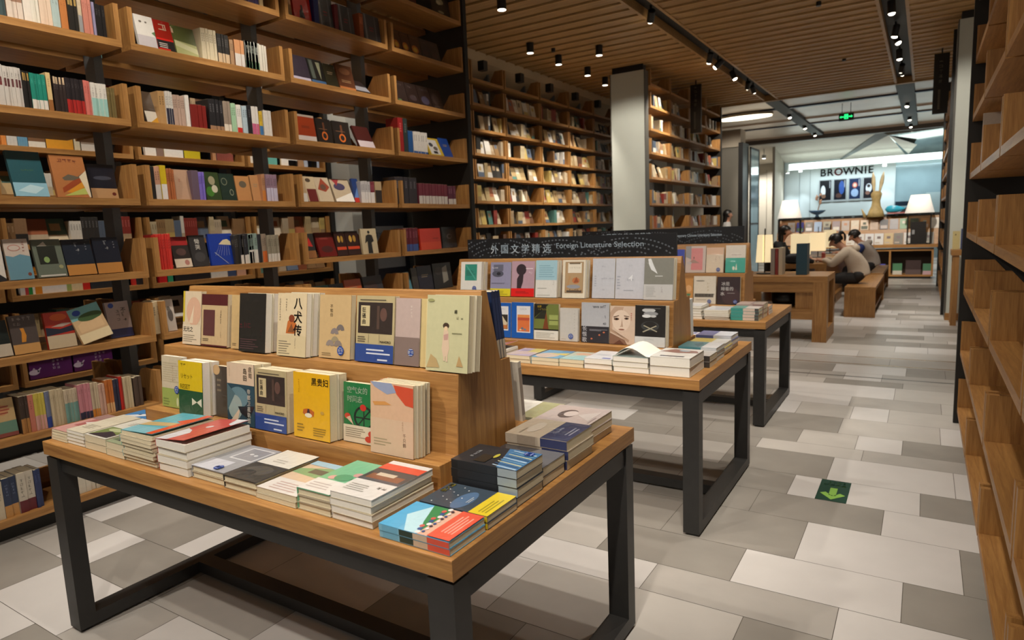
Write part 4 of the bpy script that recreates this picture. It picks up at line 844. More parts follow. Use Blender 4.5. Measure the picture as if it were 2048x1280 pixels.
# ---- flat stacks on the tabletops.  (table, x0, y0, w, h, t, n, rz, key, stack phrase)
FC = {
 'pinkpic': dict(c='#b98a84', d=[('r',.3,.3,.9,.75,'#9a5a58'),('p',[(.35,.5),(.8,.68),(.8,.4)],'#c9c0bc'),('r',0,.7,1,1,'#8a6a68')]),
 'cream': dict(c='#c9c2ae', white=1, d=[('l',.2,.2,.8,.4,4,'#8a8474'),('r',0,.62,1,1,'#c2baa6')]),
 'garden': dict(c='#cbc8be', d=[('r',.06,.04,.94,.46,'#6a7a48'),('p',[(.06,.04),(.5,.3),(.94,.2),(.94,.04)],'#2c2430'),('e',.5,.36,.3,.07,'#a8b088'),('l',.3,.62,.8,.8,4,'#9a9890')]),
 'garden2': dict(c='#8a9478', d=[('r',.05,.1,.95,.8,'#5c6a50'),('p',[(.3,.1),(.6,.5),(.95,.3),(.95,.1)],'#3a3440')]),
 'tealorange': dict(c='#58a4b4', lift=.009, d=[('r',0,0,1,.26,'#7ab0bc'),('p',[(0,.28),(1,.4),(1,.56),(0,.46)],'#b8a070'),('r',.8,0,1,1,'#c8502c'),('p',[(.6,.6),(1,1),(1,.5)],'#c84a34')], stick=(.45,.12)),
 'redwhite': dict(c='#c0504a', white=1, lift=.016, d=[('p',[(0,0),(.42,0),(.5,.3),(.3,.42),(0,.5)],'#cfcdd2'),('p',[(.6,1),(1,1),(1,.7),(.8,.76)],'#cfcdd2'),('e',.5,.6,.1,.05,'#d0c4c4')]),
 'greypanel': dict(c='#8e9096', d=[('r',.0,.0,.7,.36,'#b6b8c2'),('r',.3,.46,.96,.92,'#c4c6ca'),('r',.34,.49,.92,.89,'#85868c'),('e',.6,.7,.05,.03,'#c4c6ca'),('e',.75,.68,.05,.03,'#c4c6ca')], stick=(.66,.1)),
 'blackphoto': dict(c='#343230', d=[('r',0,.5,1,1,'#c9c6be'),('r',0,0,1,.5,'#35322e'),('e',.5,.3,.34,.14,'#4a4640'),('e',.36,.2,.2,.08,'#2a2826'),('l',.3,.6,.7,.72,2,'#a8a49a')]),
 'peachfield': dict(c='#c2ac94', d=[('r',0,0,1,.36,'#cbc6c2'),('l',.2,.06,.9,.3,4,'#b09a94'),('r',0,.36,1,.56,'#c4ac94'),('p',[(0,.56),(1,.5),(1,.8),(.6,.86),(0,.7)],'#7a9a70'),('r',.3,.62,.66,.76,'#5a5850'),('r',0,.86,1,1,'#94b4c4')]),
 'mintflower': dict(c='#6aa884', d=[('r',0,0,1,.34,'#cac8c6'),('l',.1,.08,.8,.26,3,'#a8a0a0'),('e',.3,.42,.12,.06,'#c09490'),('e',.76,.6,.12,.06,'#b88a88'),('e',.56,.46,.24,.1,'#4a8a66')]),
 'redstripe': dict(c='#c8c4c2', white=1, d=[('r',0,.44,1,.86,'#3c383a'),('r',.1,.46,.9,.6,'#7a4a34'),('r',.22,.56,.66,.64,'#b9ab98'),('r',0,.74,1,.9,'#c4432a'),('r',0,.4,1,.46,'#4a4850'),('l',.1,.12,.6,.3,4,'#9a9690'),('g',.7,.3,.06,2,False,'#3a3836')]),
 'parade': dict(c='#5aa2c8', sp='#7ab0c8', d=[('r',0,.72,1,1,'#4c9cc6'),('p',[(.0,.62),(.5,.86),(1,.7),(1,.5),(0,.46)],'#a8ccd8'),('p',[(0,.4),(.4,.56),(1,.72),(1,.4)],'#2e7a48'),('r',0,.3,1,.44,'#c8a08c'),*[('e',.06+.1*i,.46+.022*(i%3),.05,.03,['#d2d0d0','#2c4a80','#b8544c'][i%3]) for i in range(10)],*[('e',.1+.1*i,.40,.035,.02,['#2c4a80','#d2d0d0','#3a2c40'][i%3]) for i in range(9)],('r',0,0,1,.3,'#c9503c'),('l',.2,.06,.9,.24,4,'#d89a8a')], s=[(0,.3,'#c9503c'),(.3,.5,'#c0a890'),(.5,.7,'#2c3a30'),(.72,.95,'#6aa4c0')]),
 'nightyellow': dict(c='#34404c', sp='#2a3440', d=[('r',0,0,1,.27,'#cbb42a'),('l',.1,.06,.8,.2,3,'#8a7c20'),('e',.4,.5,.4,.12,'#4a6484'),*[('e',.1+.085*i,.86-.05*((i*5)%7),.015,.01,'#d6dade') for i in range(10)],('t','夜之城',.52,.97,.09,'#c2b52c'),('l',.3,.4,.6,.46,2,'#a8b4c0')], s=[(0,.27,'#cbb42a')]),
 'city': dict(c='#23282e', sp='#191a1c', d=[('p',[(0,0),(1,0),(1,.5),(.6,.42),(0,.3)],'#3c6a94'),*[('p',[(.1*i,.02),(.1*i+.05,.02),(.1*i+.12,.4),(.1*i+.09,.4)],['#a0b8cc','#284a70','#b0b49a','#5a88a8'][i%4]) for i in range(9)],('r',.1,.52,.5,.7,'#2a2620'),('g',.28,.84,.06,4,False,'#b4bac0'),('e',.5,.5,.12,.03,'#a8a040')], stick=(.84,.14), s=[(.3,.9,'#202226'),(0,.28,'#8c9aa6')]),
 'silvernight': dict(c='#3a3a3e', sp='#2c2c30', r=.2, d=[('p',[(0,.4),(.5,.55),(1,.4),(1,0),(0,0)],'#6a6a6e'),('e',.5,.7,.3,.1,'#55555c')]),
 'beigenavy': dict(c='#b4a692', sp='#b0a392', d=[('r',0,0,1,.42,'#343a5a'),('g',.3,.36,.07,4,False,'#a0a4b4'),('l',.3,.08,.8,.2,2,'#8a8ea0'),('e',.5,.7,.3,.1,'#bfb4a4'),('l',.1,.8,.5,.86,1,'#8a7c6a')], s=[(0,.42,'#30365a'),(.5,.8,'#9a8c7c')]),
 'pinksketch': dict(c='#b9aaa6', sp='#b0a09c', d=[('e',.5,.6,.26,.16,'#5a4a48'),('e',.52,.55,.17,.12,'#c9bcb8'),('p',[(.2,.1),(.5,.42),(.8,.1)],'#c4bab6'),('l',.1,.05,.5,.1,1,'#8a7a78')], s=[(.2,.5,'#8a6a5c')]),
 'olivewave': dict(c='#9c9a72', sp='#a8a890', white=1, d=[('r',0,.46,1,1,'#c9c7be'),('p',[(0,.5),(.4,.72),(1,.62),(1,.46),(0,.4)],'#d0cec4'),('e',.6,.5,.1,.05,'#c9c7be')]),
 'ocean': dict(c='#3c78ac', d=[('r',0,.6,1,1,'#2c4a80'),('p',[(.1,.2),(.9,.66),(.9,.46),(.3,.1)],'#c9ccd0'),('e',.6,.46,.06,.03,'#b0503c'),('e',.4,.36,.05,.03,'#2c3a50')]),
 'blackthick': dict(c='#26231f', sp='#26231f', d=[('l',.1,.5,.9,.8,5,'#5a554c'),('r',.2,.1,.6,.3,'#4a4438')]),
 'orangelift': dict(c='#cfcac6', white=1, lift=.03, d=[('r',.7,0,1,1,'#b8442c'),('p',[(0,.6),(.7,1),(.7,.7)],'#8a94a4')]),
 'violetpale': dict(c='#a8a0b8', d=[('p',[(0,0),(1,.3),(1,.7),(0,.5)],'#b8a8a4'),('r',.5,.5,1,1,'#b8b06a'),('e',.3,.7,.2,.1,'#8a88a8')]),
 'bluearch': dict(c='#5a9ac0', d=[('e',.4,.3,.4,.3,'#b9a8a0'),('p',[(.3,.5),(1,.7),(1,.4)],'#c4b058'),('r',.6,.8,1,1,'#4a88b4')]),
 'pastel': dict(c='#a8b4a8', d=[('p',[(0,.2),(.6,.6),(1,.3),(1,0),(0,0)],'#8ab4b8'),('e',.5,.7,.3,.15,'#c4a08a'),('r',.8,.6,1,1,'#b05a44')]),
 'whiteplain': dict(c='#cbccd0', white=1, d=[('l',.2,.4,.8,.6,3,'#a8acb8'),('r',.6,.06,.9,.16,'#4a58a0')]),
 'tealgrey': dict(c='#8a9c98', white=1, d=[('r',.1,.1,.9,.5,'#9aaaa6')]),
 'whitephoto': dict(c='#cdcbc6', white=1, d=[('p',[(.0,.6),(.3,.9),(.9,.8),(1,.6),(.5,.5)],'#8a6a64'),('r',.2,.1,.8,.2,'#5a5a60'),('e',.6,.75,.14,.06,'#a8c0cc')]),
 'tealband': dict(c='#4a8088', white=1, d=[('r',0,0,1,.4,'#cccdd0'),('p',[(.1,.5),(.5,.7),(.9,.56),(.6,.46)],'#3a6a74')], s=[(0,.4,'#cccdd0')]),
 'yellowband': dict(c='#cbb860', white=1, d=[('r',0,0,1,.4,'#ccccc8')], s=[(0,.4,'#ccccc8')]),
 'navyband': dict(c='#4a5288', white=1, d=[('r',0,0,1,.5,'#c6c8d0'),('l',.3,.6,.7,.7,2,'#6a72a4')], s=[(0,.5,'#c6c8d0')]),
 'darkimage': dict(c='#b4b0ac', sp='#3a3634', d=[('r',0,.4,1,1,'#8a8684'),('e',.4,.6,.2,.1,'#3a3634')]),
 'tealspine': dict(c='#8aa49c', sp='#3c9088', d=[('r',0,.5,1,1,'#4a9088'),('r',0,0,1,.5,'#c4bdb8')], s=[(.56,1,'#3c9088'),(.14,.56,'#c8b8ac'),(0,.14,'#4a4848')]),
 'rosebrown': dict(c='#b6a49e', sp='#a8948e', d=[('r',0,0,1,.5,'#8a7672')], s=[(0,.4,'#8a6f6a')]),
 'orangewhite': dict(c='#cbc6be', sp='#c08050', white=1, d=[('r',0,0,1,.3,'#c48a5c')], s=[(0,.3,'#c07038')]),
 'magwhite': dict(c='#c9c8c6', white=1, d=[('r',.1,.1,.9,.6,'#b8bac2')]),
}
def stack(tb, x, y, w, h, t, n, rz, key, phrase, jit=.004, hard=False, tops=None):
    """x, y: corner that is front-left of the pile in the world"""
    cv = FC[key]; rnd = random.Random(int(abs(x)*1000) + n)
    cv = dict(cv, bk='#b9ae96') if rz == 0 else cv
    plain = {k: v for k, v in cv.items() if k in ('c', 'sp', 's', 'white', 'bk')}
    if rz == 0: plain['c'] = '#b9ae96'; plain['sp'] = cv['c']
    for i in range(n):
        z = TT + .0008 + (i + 1)*t
        dx, dy = ((rnd.uniform(-jit, jit), rnd.uniform(-jit, jit)) if i < n-1 else (0, 0)); da = rnd.uniform(-.012, .012) if i < n-1 else 0
        loc = (x + dx, y + dy, z) if abs(rz) < .8 else (x + h + dx, y + dy, z)
        k = n - 1 - i
        lab = f'top book of the {phrase}' if n > 1 and k == 0 else (f'single book, {phrase}' if n == 1 else f'{"bottom" if i == 0 else ORD[k+1]} book {"" if i == 0 else "down "}in the {phrase}')
        book(key + ('' if k == 0 else '_plain'), cv if k == 0 else plain, w, h, t - .0005, lab, loc, rz + da, PI/2, 0, 'books lying flat on the ' + TNAME[tb], hard)
A0 = 0
Q = PI/2
stack(0, -2.814, 1.104, .122, .205, .0105, 4, 0, 'pinkpic', 'thin pink-covered pile at the left front corner, nearest table')
stack(0, -2.694, 1.104, .125, .21, .0135, 4, 0, 'cream', 'cream-covered pile beside the thin pink pile, nearest table')
stack(0, -2.560, 1.104, .148, .21, .027, 2, 0, 'garden', 'two-book pile with a garden photo, nearest table')
stack(0, -2.407, 1.102, .118, .21, .025, 2, 0, 'garden2', 'two-book pile with a dark garden picture, nearest table')
stack(0, -2.284, 1.098, .19, .22, .0135, 8, 0, 'tealorange', 'tall teal and orange pile of eight, nearest table', .006)
stack(0, -2.077, 1.098, .162, .235, .0265, 4, 0, 'redwhite', 'tall thick pile under a red cover, nearest table', .006)
stack(0, -1.909, 1.111, .165, .21, .02, 2, 0, 'greypanel', 'low grey-covered pile with a blue sticker, nearest table', hard=True)
stack(0, -1.734, 1.101, .150, .235, .021, 2, 0, 'blackphoto', 'pile with a black photo half cover, nearest table', hard=True)
stack(0, -1.580, 1.101, .168, .225, .0165, 2, 0, 'peachfield', 'low pile showing a peach field and green trees, nearest table')
stack(0, -1.406, 1.101, .126, .225, .021, 3, 0, 'mintflower', 'mint green flower pile of three hardbacks, nearest table', hard=True)
stack(0, -1.274, 1.100, .145, .24, .0195, 4, 0, 'redstripe', 'white pile with a red-striped cover, nearest table', .005)
stack(0, -1.092, 1.082, .142, .214, .0175, 2, Q, 'parade', 'blue and red parade pile at the front right corner', .003)
stack(0, -1.09, 1.232, .136, .214, .0175, 2, Q, 'nightyellow', 'dark starry pile with yellow band, nearest table', .003)
stack(0, -1.093, 1.378, .140, .214, .025, 4, Q, 'city', 'black and blue city-scene pile, nearest table')
stack(0, -1.095, 1.526, .135, .21, .028, 2, Q, 'silvernight', 'grey wrapped pile behind the city-scene pile')
stack(0, -1.100, 1.668, .178, .218, .03, 3, Q, 'beigenavy', 'beige and navy pile toward the back, nearest table')
stack(0, -1.115, 1.875, .195, .205, .026, 3, Q, 'pinksketch', 'pinkish portrait-sketch pile at the right back corner')
stack(0, -1.335, 1.93, .205, .205, .03, 2, Q, 'olivewave', 'olive and white pile behind the nearest riser')
stack(0, -2.808, 1.33, .165, .20, .0125, 2, 0, 'ocean', 'blue ocean-cover pair left of the nearest riser')
stack(0, -2.806, 1.55, .155, .215, .04, 2, 0, 'blackthick', 'thick black-covered pair at the left back, nearest table', hard=True)
# middle table
D2 = 1.875
stack(1, -2.140, 2.986, .15, .21, .017, 3, 0, 'orangelift', 'white and orange-edged pile at the left, middle table')
stack(1, -1.940, 2.986, .15, .205, .021, 2, 0, 'violetpale', 'pale violet wrapped pile, middle table')
stack(1, -1.778, 2.986, .165, .205, .0205, 2, 0, 'bluearch', 'blue pile with a beige arch, middle table')
stack(1, -1.606, 2.986, .14, .205, .021, 2, 0, 'pastel', 'pastel pink and teal pile, middle table')
stack(1, -1.460, 2.984, .152, .21, .028, 2, 0, 'whiteplain', 'white pile with a small blue mark, middle table')
stack(1, -1.298, 2.976, .185, .205, .0265, 3, 0, 'tealgrey', 'grey-green thick pile of three, middle table')
stack(1, -1.102, 2.971, .195, .235, .046, 2, 0, 'whitephoto', 'very thick white pile at the front right, middle table')
stack(1, -1.088, 3.22, .14, .205, .03, 2, Q, 'darkimage', 'grey pile with a dark spine, middle table')
stack(1, -1.09, 3.368, .17, .2, .024, 3, Q, 'tealband', 'teal and white pile, middle table')
stack(1, -1.095, 3.546, .165, .2, .021, 3, Q, 'yellowband', 'yellow and white pile, middle table')
stack(1, -1.10, 3.72, .165, .2, .026, 3, Q, 'navyband', 'indigo and white pile at the back, middle table')
stack(1, -1.33, 3.76, .16, .2, .02, 3, Q, 'whiteplain', 'pale pile behind the middle riser')
# farthest table
stack(2, -1.56, 4.86, .165, .205, .02, 5, 0, 'magwhite', 'tall grey-white pile at the left, farthest table')
stack(2, -1.375, 4.852, .18, .235, .0125, 6, 0, 'magwhite', 'thin white magazine pile, farthest table', .006)
stack(2, -1.182, 4.87, .145, .195, .0225, 4, Q, 'tealspine', 'teal-spined pile at the front right, farthest table', .002)
stack(2, -1.18, 5.03, .165, .195, .034, 3, Q, 'rosebrown', 'rose-brown pile behind the teal-spined one')
stack(2, -1.175, 5.21, .165, .19, .021, 3, Q, 'orangewhite', 'orange and white pile at the back, farthest table')
# an open leaf curling up from the grey-green pile
lf = MB(); pts = []
for i in range(9):
    a = i/8; pts.append((-1.285 + .185*a, .0045 + .05*math.sin(PI*min(1, a*1.15))*(1 - .5*a)))
zt = TT + .0008 + 3*.0265
for (xa, za), (xb, zb_) in zip(pts, pts[1:]): lf.box((0, 0, 0), (1, 1, 1), PAGEW, Matrix(((xb-xa, 0, 0, xa), (0, .2, 0, 2.978), (zb_-za, 0, .0012, zt+za), (0, 0, 0, 1))))
tag(lf.build('open_page'), 'white page curling up from the grey-green pile, middle table', 'page')

# ------------------------------------------------------------------ the left bookcase: front-facing and spine-out books
BAYN = ['the leftmost bay', 'the second bay', 'the third bay', 'the rightmost bay']
ROWN = ['bottom shelf', 'second shelf up', 'third shelf up', 'fourth shelf up', 'fifth shelf up', 'sixth shelf up', 'seventh shelf up', 'eighth shelf up', 'ninth shelf up']
FD = {
 'comic': ('cream comic volume with red and teal art', [('r',0,.1,1,.4,'#5a7a68'),('r',0,0,1,.1,'#7a4038'),('e',.4,.7,.3,.14,'#b08058'),('l',.2,.6,.8,.85,3,'#8a4030')]),
 'whitegloss': ('glossy white hardcover', [('r',0,0,1,.38,'#b8b2b4'),('e',.3,.8,.08,.03,'#6a6258'),('e',.6,.8,.06,.03,'#6a6258'),('p',[(.8,.5),(1,.4),(1,.56)],'#5a7a54')]),
 'redtitle': ('red book with a black and white foot', [('r',0,0,1,.36,'#1e1c1c'),('r',0,.36,1,.42,'#c02018'),('l',.1,.06,.6,.3,4,'#b8b0a8'),('r',0,0,.7,.1,'#b02018'),('g',.25,.9,.26,2,False,'#b89a80')]),
 'greenland': ('book with a green hill landscape', [('r',0,0,1,.5,'#9a9c68'),('p',[(0,.5),(1,.42),(1,1),(.2,1),(0,.9)],'#4c5228'),('p',[(0,.3),(1,.12),(1,.3),(0,.5)],'#b4b28a')]),
 'darkband': ('dark purple book with a pale foot', [('r',0,0,1,.14,'#a8a0b0')]),
 'pale1': ('black book with a pale photo strip', [('r',.1,.2,.35,.95,'#4a5048'),('p',[(.55,.9),(.85,.9),(.7,.2)],'#8a8a70'),('r',0,0,1,.14,'#3a5a80')]),
 'plain': ('plain cloth-coloured book', [('l',.25,.55,.75,.7,2,'#8a7a60')]),
 'foot': ('brown photo book with an orange foot', [('e',.5,.75,.34,.14,'#7a4c2c'),('r',0,0,1,.12,'#b06a34'),('l',.2,.3,.8,.42,2,'#a8845c')]),
 'palefoot': ('small dark book lying back', [('r',0,.1,1,.5,'#8a8a90')]),
 'palefoot2': ('dark red book leaning back with a pale foot', [('r',0,0,1,.3,'#a89a9c')]),
 'dark0': ('near-black book with a pale title', [('g',.14,.88,.1,4,False,'#6a5c50'),('r',.1,.02,.4,.12,'#4a5c38')]), 'dark1': ('near-black book with a small title', [('g',.2,.86,.1,3,False,'#5a4c4a'),('e',.5,.3,.3,.14,'#34282a')]),
 'dark2': ('near-black book with a violet glow', [('e',.5,.3,.34,.2,'#3a3444'),('g',.2,.88,.1,3,False,'#6a5c60')]), 'dark3': ('near-black book with faint figures', [('e',.4,.5,.3,.3,'#3a2c2a'),('l',.2,.1,.8,.2,2,'#5a4a44')]),
 'redman': ('bright red book with a black seated figure', [('p',[(.3,.08),(.34,.3),(.42,.36),(.42,.48),(.52,.5),(.54,.34),(.62,.1)],'#201410')]),
 'silver': ('glossy dark boxed book with silver streaks', [('r',.1,0,.2,1,'#6a6c70'),('r',.7,0,.76,1,'#5a5c60'),('l',.36,.4,.64,.6,2,'#7a3038')]),
 'sun': ('brown book with an orange sun', [('e',.4,.3,.34,.2,'#b06420'),('e',.4,.28,.2,.12,'#c8a038'),('g',.2,.92,.09,4,False,'#7a5034')]),
 'floral': ('black book with a cream flower', [('e',.5,.7,.2,.14,'#8a8468'),('e',.42,.62,.12,.09,'#b0a888'),('e',.5,.2,.16,.06,'#8a8468')]),
 'obiw': ('brown book with a white and orange foot', [('r',0,0,1,.36,'#c9c2b4'),('p',[(.3,0),(1,0),(1,.2)],'#c08a20')]),
 'orangered': ('orange-red book with a pale foot', [('r',0,0,1,.2,'#c4bab4'),('l',.3,.5,.8,.6,2,'#5a2010'),('r',0,.92,1,1,'#a09084')]),
 'torch': ('black book with an orange ring emblem', [('e',.5,.3,.2,.18,'#b05a20'),('e',.5,.3,.12,.11,'#1e1a18'),('r',.44,.5,.56,.85,'#5a3420'),('l',.15,.56,.85,.62,1,'#6a4a34')]),
 'montage': ('yellow-edged book with a white photo montage', [('r',.08,.05,.8,.9,'#b8b4b0'),('e',.3,.6,.15,.12,'#3a3a40'),('e',.55,.4,.16,.12,'#5a5048'),('r',.3,.1,.6,.24,'#2c2c30')]),
 'teal': ('large teal hardcover with a pale blue band', [('r',0,0,1,.3,'#7aa4b4'),('p',[(.1,.12),(.5,.26),(.9,.2),(.6,.06)],'#a4c0c8'),('g',.3,.6,.04,6,False,'#4a6a40')]),
 'mountain': ('tan book with coloured mountain stripes', [('p',[(.25,.46),(.45,.55),(.72,.5),(.9,.6),(.9,.42),(.3,.4)],'#5a5244'),('p',[(.2,.22),(.55,.4),(.92,.52),(.92,.42),(.2,.1)],'#8a3c18'),('p',[(.3,.12),(.94,.44),(.94,.28),(.5,.1)],'#c08020'),('p',[(.2,.03),(.94,.26),(.94,.08)],'#a4ac58'),('p',[(.76,.5),(1,.66),(1,.02),(.95,0)],'#c9bca0'),('g',.2,.92,.1,4,False,'#6a3020')]),
 'tanobi': ('navy wrapped book with a tan paper band', [('r',0,0,1,.3,'#a8845c'),('e',.85,.14,.08,.05,'#5a2018'),('e',.5,.6,.34,.06,'#3a3c48')]),
 'plainred': ('beige book with a small red seal', [('g',.3,.7,.06,2,True,'#8a3c28')]),
 'circles': ('green book with pale circles', [('e',.5,.7,.22,.16,'#8a8468'),('e',.3,.3,.26,.18,'#3a6a24'),('e',.62,.4,.2,.14,'#b0aa94')]), 'circles2': ('dark green book with line circles', [('e',.3,.7,.2,.14,'#6a705c'),('e',.3,.7,.16,.11,'#1c2c24'),('e',.7,.3,.14,.12,'#7a806c'),('e',.7,.3,.1,.09,'#1c2c24')]),
 'emblem': ('tan book with a grey emblem', [('e',.5,.66,.26,.14,'#5a5040')]),
 'wfoot': ('beige book with a white foot', [('r',0,0,1,.34,'#cfcac2'),('e',.3,.6,.2,.12,'#a86a48')]),
 'redblock': ('beige book with a dark red block', [('r',.1,0,.95,.5,'#5c1c1c'),('e',.4,.85,.24,.08,'#4a3c30')]),
 'redtri': ('beige book with a red triangle', [('p',[(.1,.5),(.5,.98),(.95,.6),(.6,.4)],'#8a3a24'),('e',.5,.6,.2,.12,'#5a4034')]),
 'splash': ('beige book with a purple ink splash', [('e',.42,.66,.3,.16,'#3c3450'),('p',[(.1,.98),(.5,.98),(.3,.7)],'#8a2c30'),('p',[(0,0),(1,0),(1,.42),(0,.1)],'#d0cac0')]),
 'pyramid': ('blue book with a pyramid', [('p',[(0,.2),(1,.8),(1,.2)],'#5a7ab0'),('r',0,0,1,.2,'#b02c20')]),
 'blackfoot': ('pale book with a black corner', [('p',[(0,.24),(1,.06),(1,0),(0,0)],'#1c1c20')]),
 'bluewave': ('white book with a blue wave and seal', [('p',[(0,0),(1,0),(1,.56),(.6,.62),(.3,.56),(0,.6)],'#5c8494'),('e',.84,.12,.08,.045,'#6a3828'),('e',.4,.78,.26,.08,'#a87468'),('e',.4,.78,.22,.06,'#b9aca0'),('g',.72,.95,.06,4,True,'#8a4438')]),
 'darkpic': ('grey-green book with a dark scene', [('r',.14,.34,.78,.82,'#1c2018'),('p',[(.16,.82),(.42,.94),(.5,.82)],'#b8b4a8'),('e',.4,.46,.1,.08,'#7a9458'),('r',.06,.02,.94,.06,'#b4b2aa'),('e',.84,.26,.08,.05,'#8a8a64')]),
 'tanobi2': ('navy book with a tan paper band', [('r',0,0,1,.29,'#a87438'),('g',.4,.92,.12,2,True,'#7a7c80'),('l',.78,.7,.84,.92,3,'#6a6c74')]),
 'redtop': ('black book with a red top and cream foot', [('r',0,.72,1,1,'#8c1c1c'),('e',.5,.5,.3,.12,'#4a3430'),('r',0,0,1,.28,'#b9ab98'),('e',.72,.15,.14,.09,'#9a6a60')]),
 'kutsu': ('dark grey book titled in white strokes', [('tv','恸哭',.3,.92,.17,'#cfcac0'),('e',.5,.3,.34,.16,'#3c3a3a')]),
 'chute': ('deep blue book with a cream parachute', [('p',[(.4,.66),(.6,.8),(.78,.82),(.9,.74),(.92,.62)],'#c8bc98'),*[('p',[(.44+.07*i,.66),(.445+.07*i,.66),(.2+.12*i,.3),(.19+.12*i,.3)],'#9aa0b0') for i in range(6)],('p',[(.18,.4),(.7,.02),(.71,.03),(.19,.42)],'#9aa0b0')]),
 'redtri2': ('black book with a red triangle', [('p',[(.2,.5),(.5,.85),(.8,.46)],'#b02420'),('r',0,0,1,.3,'#8a5a30')]),
 'plainred2': ('dark red wrapped book', [('l',.2,.72,.8,.8,2,'#8a4038'),('e',.5,.3,.34,.14,'#3a1614')]),
 'goldpair': ('dark book with golden figures and a red band', [('e',.35,.68,.12,.14,'#b08a3c'),('e',.65,.68,.12,.14,'#9a742c'),('r',.05,.24,.95,.36,'#b83c1c')]),
 'manfig': ('beige book with a black standing silhouette', [('p',[(.34,.02),(.36,.5),(.2,.42),(.3,.72),(.48,.78),(.7,.74),(.78,.5),(.62,.44),(.64,.02)],'#1c1814'),('e',.5,.86,.08,.06,'#1c1814')]),
 'gradred': ('large bright red box-shaped book', [('r',0,0,1,.36,'#c84428'),('l',.6,.5,.9,.6,1,'#8a2418')]),
 'swirl': ('tall dark grey book with a pale swirl', [('e',.5,.55,.18,.12,'#6a6a74'),('e',.54,.55,.12,.08,'#30343c'),('l',.2,.06,.8,.12,1,'#5a5a60')]),
 'paleobi': ('black-green book with a pale band', [('r',0,0,1,.34,'#a89c8a'),('e',.4,.7,.2,.14,'#1e3a34')]),
 'orangecat': ('brown-grey book with an orange cat', [('r',0,0,1,.25,'#b0844c'),('p',[(.34,.3),(.4,.55),(.36,.66),(.5,.66),(.56,.46),(.5,.3)],'#b87824'),('g',.12,.95,.1,4,False,'#8a807a'),('g',.12,.82,.09,2,False,'#8a807a')]),
 'redsea': ('red and navy seascape book with beige band', [('p',[(0,.36),(1,.44),(1,.6),(.5,.52),(0,.6)],'#1c2030'),('p',[(.2,.6),(.6,.68),(1,.66),(.6,.58)],'#a89488'),('r',0,0,1,.36,'#b4a488'),('e',.5,.85,.3,.1,'#b8501c')]),
 'dog': ('tilted cream book with a teal and green top', [('r',0,.66,1,1,'#6a9a9a'),('e',.6,.68,.4,.12,'#38502c'),('p',[(.1,.3),(.1,.52),(.3,.6),(.5,.54),(.9,.6),(.9,.32)],'#c4a47c'),('r',0,0,1,.26,'#cbb994'),('e',.24,.86,.13,.08,'#24408a')]),
 'navyobi': ('mauve-grey book with a navy band and sticker', [('r',0,0,1,.24,'#242c58'),('tv','不',.62,.86,.14,'#3a3430'),('g',.62,.7,.12,2,True,'#3a3430'),('g',.4,.8,.1,3,True,'#4a4440'),('e',.24,.9,.12,.07,'#24408a')]),
 'ink': ('pale book with ink brush drawing', [('e',.5,.5,.3,.2,'#5a524c'),('e',.4,.7,.2,.08,'#6a625a')]),
 'foil': ('tall dark book in shiny foil', [('p',[(.5,.2),(.8,.3),(.76,.9),(.5,.8)],'#9a968c'),('e',.3,.7,.2,.16,'#3a3434')]),  # the pale slanted patch is glare painted onto the dark cover
}
used = {}
for r, by, ya, yb, h, col, key, lean, inset, tilt in FRONTS:
    nm, dec = FD[key]
    k = (r, by, nm); used[k] = used.get(k, 0) + 1
rest = {}
for r, by, ya, yb, h, col, key, lean, inset, tilt in FRONTS:
    nm, dec = FD[key]; k = (r, by, nm); rest[k] = rest.get(k, 0) + 1
    if used[k] > 1: nm = ORD[rest[k]] + ' ' + nm
    lab = f'{nm}, {ROWN[r]}, {BAYN[by]}'
    w = yb - ya - .002; t = .022 if w > .06 else .018
    ln = R(lean); tl = R(-tilt)
    z = ROWZ[r] + .038 + t*math.sin(ln) + .0008
    cov = dict(c=col, d=dec, r=.28)
    h = min(h, .36)
    book('F' + key + col, cov, w, h, t, lab, (XF - inset, ya, z), PI/2, ln, tl, 'face-out books on the left shelving')

def spine_mesh(col, band, bc, top, tc, h, t, dep, seed):
    """a book seen spine-on: spine toward -Y, boards left and right"""
    c = .0012; mb = MB(); cm = M(col, .36, grain=.1)
    mb.box((0, 0, 0), (t, c, h), cm); mb.box((0, c, 0), (c, dep, h), cm); mb.box((t-c, c, 0), (t, dep, h), cm)
    def q(z0, z1, x0, x1, m, y=-.0003): mb.poly([(x0, y, z0), (x1, y, z0), (x1, y, z1), (x0, y, z1)], m)
    if band: q(0, band*h, 0, t, M(bc, .4))
    if top: q(top*h, min(1, top+.2)*h, t*.2, t*.8, M(tc, .4), -.0004)
    rnd = random.Random(seed); s = t*.42
    v = lin(col); ink = M('#%02x%02x%02x' % tuple(int(int(col[k:k+2], 16)*(.62 if sum(v) > .35 else 1) + (0 if sum(v) > .35 else 62)) for k in (1, 3, 5)), .5)
    def P(u, z): return (u, -.0006, z)
    for i in range(rnd.randint(3, 5) if t < .04 else 0): glyph(mb, P, t*.29, h*.86 - (i+1)*s*1.25, s, ink, rnd)
    pg = MB(); pg.box((c, c, .0008), (t-c, dep-.001, h-.0008), PAGES)
    return mb.mesh('book_cover'), pg.mesh('page_block')
stuff = MB()
